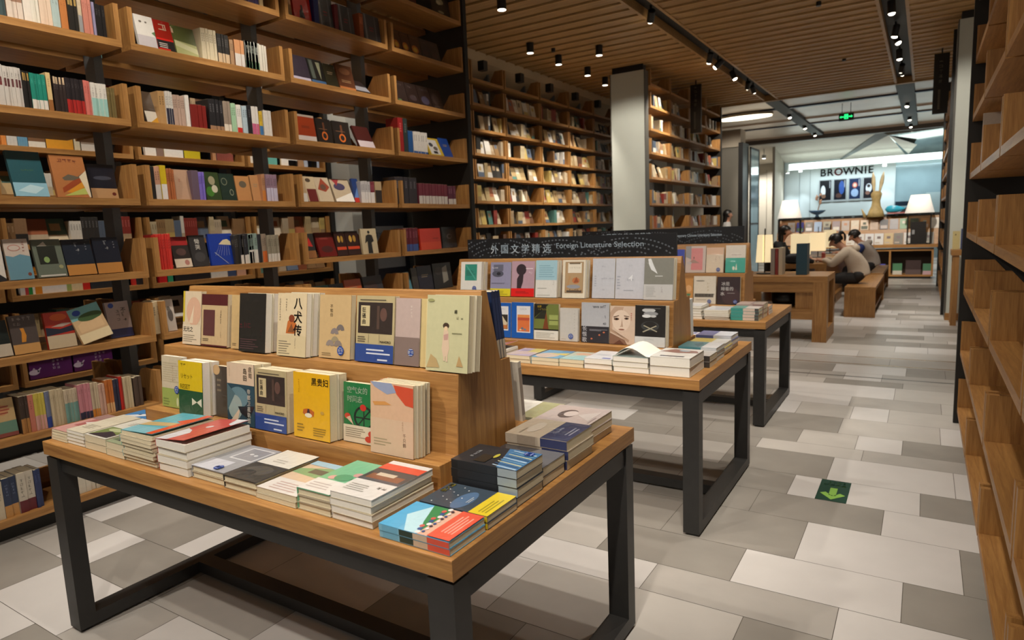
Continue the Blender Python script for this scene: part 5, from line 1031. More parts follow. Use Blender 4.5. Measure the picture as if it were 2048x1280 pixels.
def loose_spine(X, t, h, dep, col, band=None, bc=None, key=0):
    cm = M(col, .4, grain=.1)
    stuff.box((0, 0, 0), (t, dep, h), cm, X)
    stuff.box((.0012, .0015, h), (t-.0012, dep, h+.0006), PAGES, X)
    if band: stuff.box((0, -.0006, 0), (t, 0, band*h), M(bc, .4), X)
    if int(t*1e5) % 3:
        q = M('#%02x%02x%02x' % tuple(int(int(col[k:k+2], 16)*(.74 if sum(lin(col)) > .35 else 1) + (0 if sum(lin(col)) > .35 else 45)) for k in (1, 3, 5)), .5)
        for zz in (.80, .73, .66, .59): stuff.box((t*.34, -.0006, h*zz), (t*.66, 0, h*(zz + .05)), q, X)
def face_world(xf, y, z, sgn=1, lean=0):
    return Matrix.Translation((xf, y, z)) @ Matrix.Rotation(PI/2*sgn, 4, 'Z') @ Matrix.Rotation(-lean, 4, 'X')
for i, (r, by, ya, yb, n, h, col, band, bc, top, tc, desc) in enumerate(SPINES):
    z = ROWZ[r] + .0388; t = (yb - ya)/n - .0004
    if h > .28: h = .3
    if i < NI:
        a, p = spine_mesh(col, band, bc, top, tc, h, t, .14, i)
        for k in range(n):
            o = put('paperback_book', a)
            place = f'{ROWN[r]}, leftmost bay'
            lab = f'{desc} spine, {place}' if n == 1 else f'{ORD[k+1]} of {NUM[n]} {desc} spines, {place}'
            tag(o, lab, 'book', 'spine-out books in the leftmost bay')
            o.matrix_world = face_world(XF - .03 - .004*((k*5) % 3), ya + k*(t+.0004), z)
            put('page_block', p, o)
            NB[0] += 1
    else:
        for k in range(n): loose_spine(face_world(XF - .03 - .004*((k*5) % 3), ya + k*(t+.0004), z), t, h - .004*((k*7) % 3 == 0), .14, col, band, bc)
# remaining small books: everything on the rear and far shelves
PAL = ['#a8977c', '#b4a78c', '#98825c', '#7a5c3c', '#c4bcaa', '#a58a62', '#8a6c48', '#c9c4b8', '#9a8468', '#5a4030', '#7a2c24', '#4a5462', '#2c2a28', '#b0a080', '#a89880', '#4a7068', '#96593c', '#8a6a4c', '#b09a5a', '#5a6678', '#cac6be', '#a8946c', '#8a7458', '#b09c7c']
def fill_bays(xf, sgn, bays, rows, rnd, fill=.72, hh=.2, dep=.13, face=.3, dark=False):
    for y0, y1 in bays:
        for z in rows:
            y = y0 + .035; lim = y1 - .035
            zz = z + .0388
            while y < lim - .04:
                u = rnd.random()
                if u > fill + .1: y += rnd.uniform(.05, .2); continue
                if u < face:
                    w = rnd.uniform(.11, .15)
                    if y + w > lim: break
                    col = rnd.choice(PAL); h = hh*rnd.uniform(.85, 1.05); ln = R(rnd.uniform(6, 20))
                    X = face_world(xf - sgn*rnd.uniform(.03, .06), y if sgn > 0 else y + w, zz + .02*math.sin(ln), sgn, ln)
                    stuff.box((0, 0, 0), (w, .02, h), M(col, .4, grain=.1), X)
                    v = rnd.random()
                    if v < .45: stuff.box((0, -.0006, 0), (w, 0, h*rnd.uniform(.2, .4)), M(rnd.choice(PAL), .4), X)
                    if v > .3: stuff.box((w*.2, -.0007, h*.5), (w*rnd.uniform(.5, .8), 0, h*.8), M(rnd.choice(PAL), .4), X)
                    y += w + .004
                else:
                    n = rnd.randint(2, 6); col = rnd.choice(PAL); t = rnd.uniform(.014, .026); h = hh*rnd.uniform(.8, 1.05)
                    b = (rnd.uniform(.25, .45), rnd.choice(PAL)) if rnd.random() < .45 else (None, None)
                    for _ in range(n):
                        if y + t > lim: break
                        loose_spine(face_world(xf - sgn*.03, y if sgn > 0 else y + t, zz, sgn), t, h, dep, col, *b); y += t + .0004
    return
rn = random.Random(33)
fill_bays(XF, 1, [(-1.17, -.09), (-.035, 1.04)], ROWZ[:7], rn, .85, .2, .14, .35)
fill_bays(XF, 1, [(1.09, 1.33)], ROWZ[:7], rn, .95, .2, .14, 0)
rn = random.Random(21)
fill_bays(-5.5, 1, REAR, [z for z in REARZ if z > .6 and z not in (1.135, 2.2)], rn, .9, .19, face=.4)
fill_bays(-5.5, 1, REAR[4:], [1.135, 2.2], rn, .9, .19, face=.4)
for z, ya, yb, n, h, col, bd, bc in REARBOOKS:
    t = (yb - ya)/n - .0004
    for k in range(n): loose_spine(face_world(-5.53, ya + k*(t+.0004), z), t, min(h, .215), .13 if n > 1 else .03, col, bd, bc)
fill_bays(-5.5, 1, FARB, [z for z in FARZ if z > .7 and z < 3.5], rn, .62, .215, face=.45)
fill_bays(XF, 1, FARB2, [z for z in FARZ2 if z > .8 and z < 3.6], rn, .6, .215, face=.35)
fill_bays(.262, -1, RB2, [z for z in RZR if .4 < z < 3], rn, .7, .2, face=.2)
fill_bays(XF, 1, BAYS[1:], [ROWZ[0], ROWZ[1]], rn, .8, .2, .14, .2)
fill_bays(XF, 1, BAYS[2:3], [ROWZ[0], ROWZ[1]], rn, .8, .2, .14, .2)
# upper shelves that only show their front rows of other bays
tag(stuff.build('shelved_books'), 'small crowded books filling the rear and far shelves and the shelf rows between', 'books', kind='stuff')
for i in range(2):
    b = MB(); b.box((0, 0, 0), (.285, .09, .235), M('#551e5c', .3, grain=.3, scale=6))
    wt = M('#c2b4c8', .5)
    for j in range(3):
        def P(u, v, j=j): return (.15 + j*.03 + u, -.0006, v)
        rr = random.Random(j)
        for q in range(7 - 2*(j == 2)): glyph(b, P, 0, .205 - q*.026, .022, wt, rr)
    b.poly([(.03+.035*math.cos(2*PI*k/16), -.0006, .05+.02*math.sin(2*PI*k/16)) for k in range(16)], wt)
    b.poly([(.055, -.0006, .045), (.078, -.0006, .078), (.07, -.0006, .08), (.05, -.0006, .06)], wt); b.poly([(.02, -.0006, .072), (.04, -.0006, .072), (.03, -.0006, .085)], wt)
    o = b.build('boxed_book_set', loc=(-5.53, 2.08 + i*.3, .5498), rot=(0, 0, PI/2))
    tag(o, ['left', 'right'][i] + ' purple boxed set with white lettering on the shelf behind the leftmost bay', 'book box', 'purple boxed sets')

# right bookcase: one big book, muted runs set deep on two shelves
big = dict(c='#b5a798', sp='#b8aa9c', d=[('r',0,0,1,.37,'#b8401f'),('e',.72,.6,.16,.09,'#a08a6c'),('p',[(.5,.4),(.66,.55),(.63,.57),(.46,.42)],'#7a6a54'),('l',.2,.14,.7,.2,2,'#c86a48'),('e',.8,.5,.1,.04,'#8a7a64')])
book('bigred', big, .235, .30, .03, 'large grey and orange-red hardcover on the right-hand bookcase', (.262, 4.72, 1.749), 0, 0, 0, None, True)
RBK = [(3, 3.50, .42, ['#6a5c50', '#8a3024', '#a09890', '#8c8478', '#b0a898']), (2, 3.48, .40, ['#4c4a48', '#8a8a86', '#5c6a3c', '#3a3836', '#a8a49c', '#6a6660']), (1, 3.62, .42, ['#4a5a48', '#8c8880', '#3c4a58'])]
cnt = 0
for row, y, dx, cols in RBK:
    yy = y
    for c in cols:
        t = .03; h = .235 if row == 3 else .25 if row == 2 else .2
        a, p = spine_mesh(c, None, None, None, None, h, t, .15, cnt + 90)
        o = put('paperback_book', a)
        o.matrix_world = Matrix.Translation((dx, yy + t, RZR[row] + .0388)) @ Matrix.Rotation(-PI/2, 4, 'Z')
        tag(o, f'{ORD[cols.index(c)+1]} muted spine from the near end, {["","second","third","fourth"][row]} shelf up of the right bookcase', 'book', 'muted books on the right bookcase')
        put('page_block', p, o); yy += t + .006; cnt += 1; NB[0] += 1

# ------------------------------------------------------------------ exit marker on the floor
b = MB(); b.box((-.446, 3.672, .0004), (-.295, 3.978, .002), M('#0f3a2c', .35))
ex = b.build('floor_exit_sign'); tag(ex, 'dark green floor sticker with a pale green arrow and EXIT lettering', 'floor sign')
b = MB(); lg = M('#7fae4a', .5)
cx, z = -.37, .0026
b.poly([(cx-.018, 3.86, z), (cx+.018, 3.86, z), (cx+.018, 3.75, z), (cx-.018, 3.75, z)], lg)
b.poly([(cx-.062, 3.768, z), (cx-.036, 3.79, z), (cx, 3.742, z), (cx, 3.69, z)], lg)
b.poly([(cx+.062, 3.768, z), (cx, 3.69, z), (cx, 3.742, z), (cx+.036, 3.79, z)], lg)
def P(u, v): return (cx + .058 - u, 3.915 - v, z)
text_on(b, '安全出口', P, .029, lg, bold=.02)
def P(u, v): return (cx + .05 - u, 3.955 - v, z)
text_on(b, 'E X I T', P, .03, lg, bold=.02)
b.build('arrow_and_lettering', ex)

# ------------------------------------------------------------------ track lights and lamps
LENS = M('#fff1da', .3, emit=14, grain=0); LENS2 = M('#fff1da', .3, emit=5, grain=0)
GUN = M('#1a1917', .4, .2)
cnts = {}
def track_light(x, y, target, power, size=58, lit=True, label=None, z=4.05):
    d = (Vector(target) - Vector((x, y, z))).normalized()
    t = thing('track_spotlight', label, 'spotlight', (x, y, z), 0, 'spotlights in the ceiling slots')
    X = d.to_track_quat('-Z', 'Y').to_matrix().to_4x4()
    b = MB(); b.lathe([(.044, -.06), (.046, -.04), (.046, .09), (.03, .10)], GUN, 20, X=X); b.box((-.012, -.012, .02), (.012, .012, .14), GUN); b.build('housing', t)
    b = MB(); b.lathe([(.012, -.082), (.03, -.076), (.040, -.0605)], LENS if lit else LENS2, 20, X=X); b.build('lens', t)
    spot(t, Vector((x, y, z)) + d*.10, target, power, size)
PW = 1.0
T1 = [(-1.0, (-1.7, 2.6, .8), 300, 62), (.2, (-3.95, 1.3, 1.6), 170, 62), (.9, (-2.2, 1.5, .9), 150, 60), (1.7, (-3.95, 2.3, 1.4), 170, 62), (2.5, (-2.1, 3.4, .9), 160, 60), (3.0, (-3.95, 3.4, 1.5), 170, 62),
      (4.2, (-3.95, 4.7, 1.4), 170, 62), (4.7, (-2.0, 5.2, .9), 150, 60), (6.3, (-.6, 7.2, 0), 190, 66),
      (8.232, (-4.3, 10.6, 2.1), 330, 56), (10.878, (-3.9, 12.2, 1.8), 200, 60), (11.37, (-5.5, 10.9, 1.8), 250, 60), (12.418, (-1.6, 12.4, .8), 180, 60), (13.515, (-3.9, 16.2, 1.9), 300, 56), (14.002, (-2.4, 17.8, 1.0), 330, 56), (18.1, (-2.2, 17.8, 1.2), 220, 62), (20.6, (-2, 20.5, 0), 150, 70), (22.58, (-2.2, 23, 0), 150, 70)]
T2 = [(-1.2, (-1.2, .8, .8), 150, 60), (-.4, (-1.9, 1.3, 1.0), 210, 56), (.4, (-.2, 1.8, 0), 80, 56), (1.2, (-1.2, 1.7, .9), 160, 56), (1.8, (-1.7, 3.2, 1.0), 220, 56), (2.6, (-.1, 4.0, 0), 60, 56), (3.4, (-1.0, 3.6, .8), 130, 56), (4.0, (-1.6, 5.0, 1.0), 210, 56), (4.8, (-.3, 4.8, 0), 110, 58), (6.6, (-.2, 6.8, 0), 170, 66), (7.6, (.5, 10.86, 1.9), 330, 50), (8.3, (-1.3, 8.8, .8), 180, 60),
      (9.906, (-.2, 10, 0), 150, 66), (11.18, (-1, 11.6, .8), 150, 60), (11.67, (.4, 11.2, 2), 90, 60), (12.82, (-.2, 13, 0), 130, 66), (13.99, (-1.2, 17.8, 1.0), 330, 56), (14.3, (-.2, 17.8, .9), 260, 56), (18.51, (-.8, 17.8, 1.2), 200, 62), (21.2, (-.3, 21, 0), 150, 70), (22.9, (-.2, 23, 0), 130, 70)]
for nm, xx, TT_ in (('left', -2.985, T1), ('right', -.455, T2)):
    vis = [q for q in TT_ if q[0] > 7.5]
    for i, (y, tg, p, s_) in enumerate(TT_):
        if y > 7.5:
            j = vis.index((y, tg, p, s_)) + 1
            lab = f'{ORD[j] if j <= 10 else "farthest"} black spotlight from the near end of the {nm} ceiling slot'
        else: lab = f'{ORD[min(10, i+1)]} overhead black spotlight along the near stretch of the {nm} ceiling slot'
        if nm == 'left' and y > 7.5: pass
        track_light(xx, y, tg, p*PW, s_, True, lab)
REARL = [1.5, 2.6, 3.7, 4.8]
SURF = [(-4.816, 8.375, 'nearest of four in a row'), (-4.817, 9.232, 'second of four in a row'), (-4.796, 10.207, 'third of four in a row'), (-4.88, 11.098, 'last in the row beside the pale column'), (-4.11, 9.155, 'set apart nearer the slot'), (-4.135, 6.583, 'bright one closest to the bookcase end')]
for x, y, ds in SURF:
    t = thing('ceiling_downlight', f'small black cylinder downlight under the slats, {ds}', 'downlight', (x, y, 3.99), 0, 'cylinder downlights near the left wall')
    b = MB(); b.lathe([(.05, -.03), (.052, .0), (.052, .105)], GUN, 20); b.build('housing', t)
    b = MB(); b.lathe([(.046, -.032), (.046, -.0305)], LENS if y < 7 else LENS2, 20); b.build('lens', t)
    spot(t, (x, y, 3.94), (-5.3 if y > 7 else -4.2, y+.15, .9), 190 if y > 7 else 60, 68)
for k, y in enumerate(REARL):
    t = thing('ceiling_downlight', f'{ORD[k+1]} downlight hidden over the gangway behind the left bookcase', 'downlight', (-4.95, y, 3.99), 0, 'downlights over the hidden gangway')
    b = MB(); b.lathe([(.05, -.03), (.052, .0), (.052, .105)], GUN, 20); b.build('housing', t)
    b = MB(); b.lathe([(.046, -.032), (.046, -.0305)], LENS2, 20); b.build('lens', t)
    spot(t, (-4.95, y, 3.94), (-5.5, y+.1, 1.2), 170, 70)
for k, (x, y) in enumerate([(-5.35, 7.95), (-5.35, 8.95), (-5.35, 9.9), (-5.35, 10.85), (-5.35, 11.8)]):
    b = MB(); b.box((-.05, -.05, -.13), (.05, .05, .0), GUN)
    o = b.build('wall_speaker', loc=(x, y, 3.86)); tag(o, f'{ORD[k+1]} small black box fixed under the cove above the far book wall', 'fixture', 'small black boxes under the cove')
for k, (x, y) in enumerate([(-4.7, 8.85), (-1.2, 9.18), (-1.24, 12.6)]):
    b = MB(); b.lathe([(.03, -.05), (.03, 0)], GUN, 14)
    o = b.build('ceiling_sprinkler', loc=(x, y, ZC)); tag(o, ['tiny black sprinkler between the small downlights', 'tiny black sprinkler in the slats near the top of the ceiling', 'tiny black sprinkler far along the slatted ceiling'][k], 'sprinkler')

# hanging signs
for x0, x1, y, z0, lab, tx in ((-3.79, -3.59, 12.5, 3.15, 'black vertical sign hanging in front of the far book wall', ''), (.03, .24, 13.0, 3.08, 'black vertical sign hanging beside the right-hand pale column', '')):
    b = MB(); b.box((x0, y, z0), (x1, y+.05, 4.02), M('#14110d', .3, grain=.2)); b.box(((x0+x1)/2-.01, y+.015, 4.02), ((x0+x1)/2+.01, y+.035, ZC), GUN)
    o = b.build('hanging_sign'); tag(o, lab, 'sign')
    b = MB(); rr = random.Random(4)
    def P(u, v): return (x0 + .07 + u, y - .0012, z0 + v)
    for q in range(5): glyph(b, P, 0, .78 - q*.075, .055, M('#6a6458', .5), rr)
    for q in range(12): b.poly([P(.0, .36 - q*.026), P(.03, .36 - q*.026), P(.03, .375 - q*.026), P(.0, .375 - q*.026)], M('#6a6458', .5))
    b.build('lettering', o)
# green exit sign
b = MB(); b.box((-1.80, 17.5, 3.70), (-1.49, 17.54, 3.87), M('#0a2a18', .4)); b.box((-1.74, 17.51, 3.87), (-1.73, 17.52, 4.1), GUN); b.box((-1.56, 17.51, 3.87), (-1.55, 17.52, 4.1), GUN)
ex = b.build('exit_sign'); tag(ex, 'small lit green exit sign hanging from the polished ceiling', 'exit sign')
b = MB(); gr = M('#22d070', .5, emit=2.2, grain=0)
b.box((-1.685, 17.497, 3.735), (-1.605, 17.499, 3.845), gr); b.poly([(-1.595, 17.498, 3.775), (-1.54, 17.498, 3.775), (-1.54, 17.498, 3.755), (-1.51, 17.498, 3.787), (-1.54, 17.498, 3.82), (-1.54, 17.498, 3.80), (-1.595, 17.498, 3.80)], gr)
b.poly([(-1.695, 17.498, 3.775), (-1.75, 17.498, 3.775), (-1.75, 17.498, 3.755), (-1.78, 17.498, 3.787), (-1.75, 17.498, 3.82), (-1.75, 17.498, 3.80), (-1.695, 17.498, 3.80)], gr)
dkg = M('#0a3a20', .5)
b.poly([(-1.66, 17.4965, 3.745), (-1.645, 17.4965, 3.80), (-1.63, 17.4965, 3.745)], dkg); b.poly([(-1.652+.01*math.cos(k), 17.4965, 3.818+.01*math.sin(k)) for k in range(6)], dkg)
b.build('lit_symbol', ex)
# bright ceiling light over the mall entrance
for (x0, x1, y, lab) in ((-5.05, -4.62, 17.2, 'short bright oval ceiling light at the far left'), (-4.5, -3.25, 17.35, 'long bright oval ceiling light left of the track')):
    b = MB(); n = 28; cxx, rx = (x0+x1)/2, (x1-x0)/2
    pts = [(cxx + rx*math.cos(2*PI*k/n), y + .28*math.sin(2*PI*k/n)) for k in range(n)]
    b.prism(pts, 'z', 4.0, 4.03, M('#fff0d2', .4, emit=5, grain=0)); b.prism([(cxx + (p[0]-cxx)*1.05, y + (p[1]-y)*1.1) for p in pts], 'z', 4.03, 4.09, M('#b8a890', .4))
    tag(b.build('ceiling_light'), lab, 'ceiling light')

# ------------------------------------------------------------------ mall front: bulkhead light, lettering, posters
b = MB(); b.box((-4.1, 25.0, 3.16), (.9, 25.04, 3.36), M('#eafaf2', .4, emit=5, grain=0))
tag(b.build('light_strip'), 'long white glowing light strip across the shop front', 'light')
al = bpy.data.lights.new('strip_glow', 'AREA'); al.shape = 'RECTANGLE'; al.size = 4.6; al.size_y = .2; al.energy = 90; al.color = (.86, .97, 1)
ao = bpy.data.objects.new('strip_glow', al); COL.objects.link(ao); ao.location = (-1.6, 25.2, 3.14)
b = MB(); dk = M('#2a2422', .5); x = -3.23
def P0(x): return lambda u, v: (x + u, 25.97, 2.92 + v)
for ch, wd in zip('BROWNIE', [0, .22, .445, .73, 1.09, 1.385, 1.50]):
    text_on(b, ch, P0(x + wd), .35, M('#a83c34', .5) if ch == 'O' else dk, bold=.03)
b.box((-3.1, 25.975, 3.02), (-1.6, 25.99, 3.03), dk)
for xx in (-2.9, -1.95): b.box((xx, 25.97, 3.2), (xx+.01, 25.98, 3.5), dk)
tag(b.build('shop_sign'), 'dark BROWNIE lettering on the pale shop wall', 'sign')
PC = [('#14161c', [('#c4ccd2', .3, .45, .22, .3), ('#7a5a48', .35, .2, .2, .1)]), ('#101622', [('#2a4c90', .65, .6, .24, .34), ('#4a3430', .4, .2, .26, .12)]), ('#14284a', [('#8aa4c8', .5, .3, .34, .2), ('#a8584c', .5, .68, .24, .14), ('#d0b0a0', .5, .68, .15, .09)]), ('#1a1a22', [('#c4ccd8', .5, .5, .3, .22), ('#2a2420', .48, .6, .16, .08), ('#7a5a50', .4, .26, .22, .1)])]
for i, (xa, xb) in enumerate(((-3.25, -2.83), (-2.79, -2.36), (-2.31, -1.91), (-1.87, -1.49))):
    b = MB(); b.box((xa, 25.96, 2.02), (xb, 25.998, 2.80), M('#9aa2a6', .4)); bg, sh = PC[i]
    o = b.build('wall_poster'); tag(o, ['dark poster with a white paper cup, leftmost on the shop wall', 'dark poster with blue smoke, second on the shop wall', 'blue poster with a round red-rimmed cup, third on the shop wall', 'dark poster with an open white cup, last on the shop wall'][i], 'poster')
    b = MB(); xa += .03; xb -= .03; b.box((xa, 25.955, 2.08), (xb, 25.96, 2.77), M(bg, .3, grain=.4, scale=6))
    for k, (c, u, v, ru, rv) in enumerate(sh):
        b.poly([(xa + (xb-xa)*(u + ru*math.cos(2*PI*q/18)), 25.954 - .0012*k, 2.08 + .69*(v + rv*math.sin(2*PI*q/18))) for q in range(18)], M(c, .4, grain=.3, scale=9))
    b.poly([(xb-.05, 25.952, 2.5), (xb-.03, 25.952, 2.5), (xb-.03, 25.952, 2.74), (xb-.05, 25.952, 2.74)], M('#a8b0b8', .5))
    b.build('picture', o)
for k, (x, z) in enumerate(((-3.78, 3.12), (-1.2, 3.1), (-4.2, 3.1))):
    t = thing('wall_washer', ['white shop spotlight left of the BROWNIE lettering', 'white shop spotlight right of the BROWNIE lettering', 'white shop spotlight at the corner of the shop wall'][k], 'spotlight', (x, 25.35, z), 0, 'shop spotlights')
    b = MB(); b.lathe([(.06, -.02), (.07, .1)], M('#c8ccca', .4), 16); b.box((-.01, -.01, .1), (.01, .01, .3), M('#c8ccca', .4)); b.build('housing', t)
    b = MB(); b.lathe([(.058, -.022), (.058, -.021)], M('#ffffff', .3, emit=8, grain=0), 16); b.build('lens', t)
    spot(t, (x, 25.35, z-.06), (x, 26.0, 1.2), 60, 50, (.85, .95, 1))
for k, (x, tx) in enumerate(((-5.6, -5.7), (-4.8, -4.7))):  # pair of spotlights added to brighten the cream mall wall
    t = thing('wall_washer', ['left shop spotlight washing the cream wall beside the glass pane', 'right shop spotlight washing the cream wall beside the glass pane'][k], 'spotlight', (x, 24.3, 3.6), 0, 'shop spotlights')
    b = MB(); b.lathe([(.06, -.02), (.07, .1)], M('#c8ccca', .4), 16); b.box((-.01, -.01, .1), (.01, .01, .36), M('#c8ccca', .4)); b.build('housing', t)
    b = MB(); b.lathe([(.058, -.022), (.058, -.021)], M('#ffffff', .3, emit=8, grain=0), 16); b.build('lens', t)
    spot(t, (x, 24.3, 3.54), (tx, 25.9, 1.5), 260, 84, (1, .96, .88))
b = MB(); b.box((.0, 25.7, 1.2), (.9, 25.76, 2.15), M('#a4b8bc', .3)); b.box((-.86, 25.6, 1.75), (-.1, 25.7, 1.9), M('#1c2c3c', .3)); b.box((-.86, 25.6, 1.3), (-.2, 25.7, 1.44), M('#22343e', .3))
tag(b.build('shop_counter'), 'pale glass shop counter at the far right behind the lamp', 'counter')

# ------------------------------------------------------------------ reading end: tables, benches, lamps
def block_table(name, lab, cat, x0, x1, y0, y1, h, slot=True, shelf=True):
    t = thing(name, lab, cat, (x0, y0, 0)); L, W = x1-x0, y1-y0
    b = MB(); b.box((0, 0, h-.075), (L, W, h), OAK_X); b.build('tabletop', t, bevel=.003)
    lw = .16
    for q in (0, L - lw):
        b = MB(); b.box((q, 0, 0), (q+lw, .14, h-.075), OAK_Z); b.box((q, W-.14, 0), (q+lw, W, h-.075), OAK_Z); b.box((q, .14, 0), (q+lw, W-.14, .16), OAK_Y); b.box((q+.03, .14, .16), (q+lw-.05, W-.14, h-.075), OAK_Z); b.build('leg_panel', t)
    if shelf:
        b = MB(); b.box((lw, .02, .27), (L-lw, W-.02, .40), OAK_X); b.build('lower_shelf', t)
        b = MB(); b.box((lw, .02, h-.2), (L-lw, .05, h-.075), OAK_X); b.build('apron', t)
        b = MB(); b.box((L-lw-.2, .05, .40), (L-lw, W-.02, h-.076), OAK_Z); b.build('shelf_end', t)
    return t
block_table('reading_table', 'heavy oak table end with a lit lamp and three book groups on it', 'table', -2.4, -.95, 8.52, 9.3, .80)
block_table('study_table', 'long oak study table where the people are bent over', 'table', -2.05, -1.27, 11.2, 15.6, .775, shelf=False)
def bench(x0, x1, y0, y1, h, lab):
    t = thing('bench', lab, 'bench', (x0, y0, 0), 0, 'block benches')
    L, W = x1-x0, y1-y0
    b = MB(); b.box((0, 0, h-.05), (L, W, h), OAK_Y); b.build('seat', t, bevel=.003)
    for q in (0, W-.05):
        b = MB(); b.box((0, q, 0), (L, q+.05, h-.05), OAK_Z); b.build('end_panel', t)
    b = MB(); b.box((.02, .05, .06), (L-.03, W-.05, .1), OAK_Y); b.build('stretcher', t)
bench(-.98, -.57, 10.85, 13.25, .45, 'nearest oak block bench, with the girl in the cream hoodie on it')
bench(-1.0, -.60, 13.5, 15.7, .45, 'second oak block bench, under the person with a blue sleeve')
bench(-2.62, -2.2, 11.0, 13.4, .45, 'oak block bench on the other side of the study table')
SHADE = M('#f4dfb0', .6, emit=.72, grain=0)
def desk_lamp(x, y, z, lab, w=.22, h=.35, two=True, grp='lit table lamps'):
    t = thing('table_lamp', lab, 'lamp', (x, y, z), 0, grp)
    b = MB(); b.lathe([(.0, 0), (.1, 0), (.1, .012), (.0, .014)], GUN, 24); b.build('base', t)
    b = MB(); b.tube((0, 0, .014), (0, 0, h + .23), .008, GUN); b.tube((0, 0, .018), (.03, -.06, .02), .003, GUN); b.build('pole', t)
    b = MB()
    if two:
        for s in (-1, 1):
            pr_ = [(s*.012, -.07), (s*.012, .07), (s*(w/2-.012), .06), (s*w/2, 0), (s*(w/2-.012), -.06)]
            q = [(s*.012, -.06), (s*.012, .06), (s*(w/2-.03), .05), (s*(w/2-.02), 0), (s*(w/2-.03), -.05)]
            n = len(pr_); v = [(px, py, .15) for px, py in pr_] + [(px, py, .15 + h) for px, py in q]
            b.raw(v, [tuple(range(n)), tuple(range(n, 2*n))] + [(i, (i+1) % n, (i+1) % n + n, i + n) for i in range(n)], SHADE)
    else:
        b.box((-w/2, -.09, .12), (w/2, .09, .12 + h), SHADE)
    b.build('lamp_shade', t)
desk_lamp(-1.735, 8.9, .8005, 'glowing two-lobed white lamp with black pole on the nearest reading table')
desk_lamp(-1.72, 11.7, .7755, 'glowing box lamp on the near end of the study table', .28, .34, False)
desk_lamp(-1.62, 13.0, .7755, 'glowing box lamp farther along the study table', .24, .32, False)
desk_lamp(-1.58, 14.4, .7755, 'glowing box lamp at the far end of the study table', .2, .34, False)
for i, (x, t, c, h, lab) in enumerate(((-1.63, .05, '#8a8078', .33, 'grey spined volume beside the lamp on the reading table'), (-1.575, .035, '#7a2c26', .33, 'red spined volume beside the lamp on the reading table'), (-1.535, .045, '#b4a48c', .34, 'cream spined volume beside the lamp on the reading table'))):
    a, p = spine_mesh(c, None, None, None, None, h, t, .2, 300+i); o = put('hardcover_book', a); o.matrix_world = Matrix.Translation((x, 8.72, .8006)); tag(o, lab, 'book', 'books on the reading table'); put('page_block', p, o)
a, p = spine_mesh('#20404e', None, None, None, None, .385, .125, .2, 310); o = put('hardcover_book', a); o.matrix_world = Matrix.Translation((-1.33, 8.72, .8006)); tag(o, 'tall thick teal-blue volume standing alone on the reading table', 'book', 'books on the reading table'); put('page_block', p, o)
# black bag on the lower shelf
b = MB(); b.lathe([(.02, 0), (.13, .01), (.15, .08), (.145, .17), (.11, .23), (.09, .24), (.02, .22)], M('#0e0d0c', .22, grain=.5, scale=14), 22)
for s in (-1, 1): b.tube((s*.07, -.02, .22), (s*.05, -.03, .265), .012, M('#0e0d0c', .25)); b.tube((s*.05, -.03, .265), (0, -.03, .25), .011, M('#0e0d0c', .25))
o = b.build('plastic_bag', loc=(-1.47, 8.86, .4005), smooth=True); o.scale = (1.15, 1, .98); tag(o, 'shiny black bag stored under the nearest reading table', 'bag')
# things on the study table
b = MB(); b.lathe([(.02, 0), (.16, .005), (.2, .05), (.17, .12), (.1, .16), (.02, .15)], M('#14161c', .7, grain=.3), 22)
for s in (-1, 1): b.tube((s*.15, 0, .06), (s*.24, -.05, .02), .04, M('#14161c', .7), 12)
o = b.build('folded_jacket', loc=(-1.72, 11.32, .7758), smooth=True); o.scale = (1, .6, 1); tag(o, 'dark crumpled jacket lying on the near end of the study table', 'jacket')
b = MB(); b.box((0, 0, 0), (.21, .28, .012), PAGEW); b.box((.215, 0, 0), (.42, .28, .010), PAGEW); b.box((-.003, -.003, -.001), (.423, .283, 0), M('#7a6a58', .6))
o = b.build('open_notebook', loc=(-1.53, 11.62, .7775), rot=(0, 0, R(-70))); o.location = (-1.62, 11.95, .7775); tag(o, 'open white notebook under the hands of the girl in the hoodie', 'notebook')
b = MB(); b.lathe([(.03, 0), (.032, .06), (.03, .085), (.033, .09), (.033, .11), (.012, .13)], M('#9a4a44', .35), 18); o = b.build('drink_cup', loc=(-1.45, 12.35, .7758)); tag(o, 'small red-lidded drink cup on the study table', 'cup')
# console at the right column
t = thing('console_table', 'narrow oak console table against the right-hand pale column', 'table', (.33, 10.3, 0))
b = MB(); b.box((-.02, 0, .93), (.75, .42, 1.0), OAK_X); b.build('tabletop', t)
for q in ((.0, .02), (.0, .34), (.67, .02), (.67, .34)): b = MB(); b.box((q[0], q[1], 0), (q[0]+.07, q[1]+.06, .93), OAK_Z); b.build('leg', t)
cons = dict(c='#22305a', d=[('g',.1,.9,.13,5,False,'#a8b0c8'),('g',.1,.72,.13,5,False,'#a8b0c8'),('g',.1,.54,.13,5,False,'#a8b0c8')])
book('consnavy', cons, .2, .27, .03, 'navy book with rows of pale characters on the console table', (.41, 10.42, 1.004), 0, R(8), 0)
book('consyel', dict(c='#b4a470', d=[('e',.4,.8,.1,.05,'#6a5a3c')]), .08, .24, .02, 'thin pale yellow book on the console beside the column', (.32, 10.44, 1.004), 0, R(8), 0)

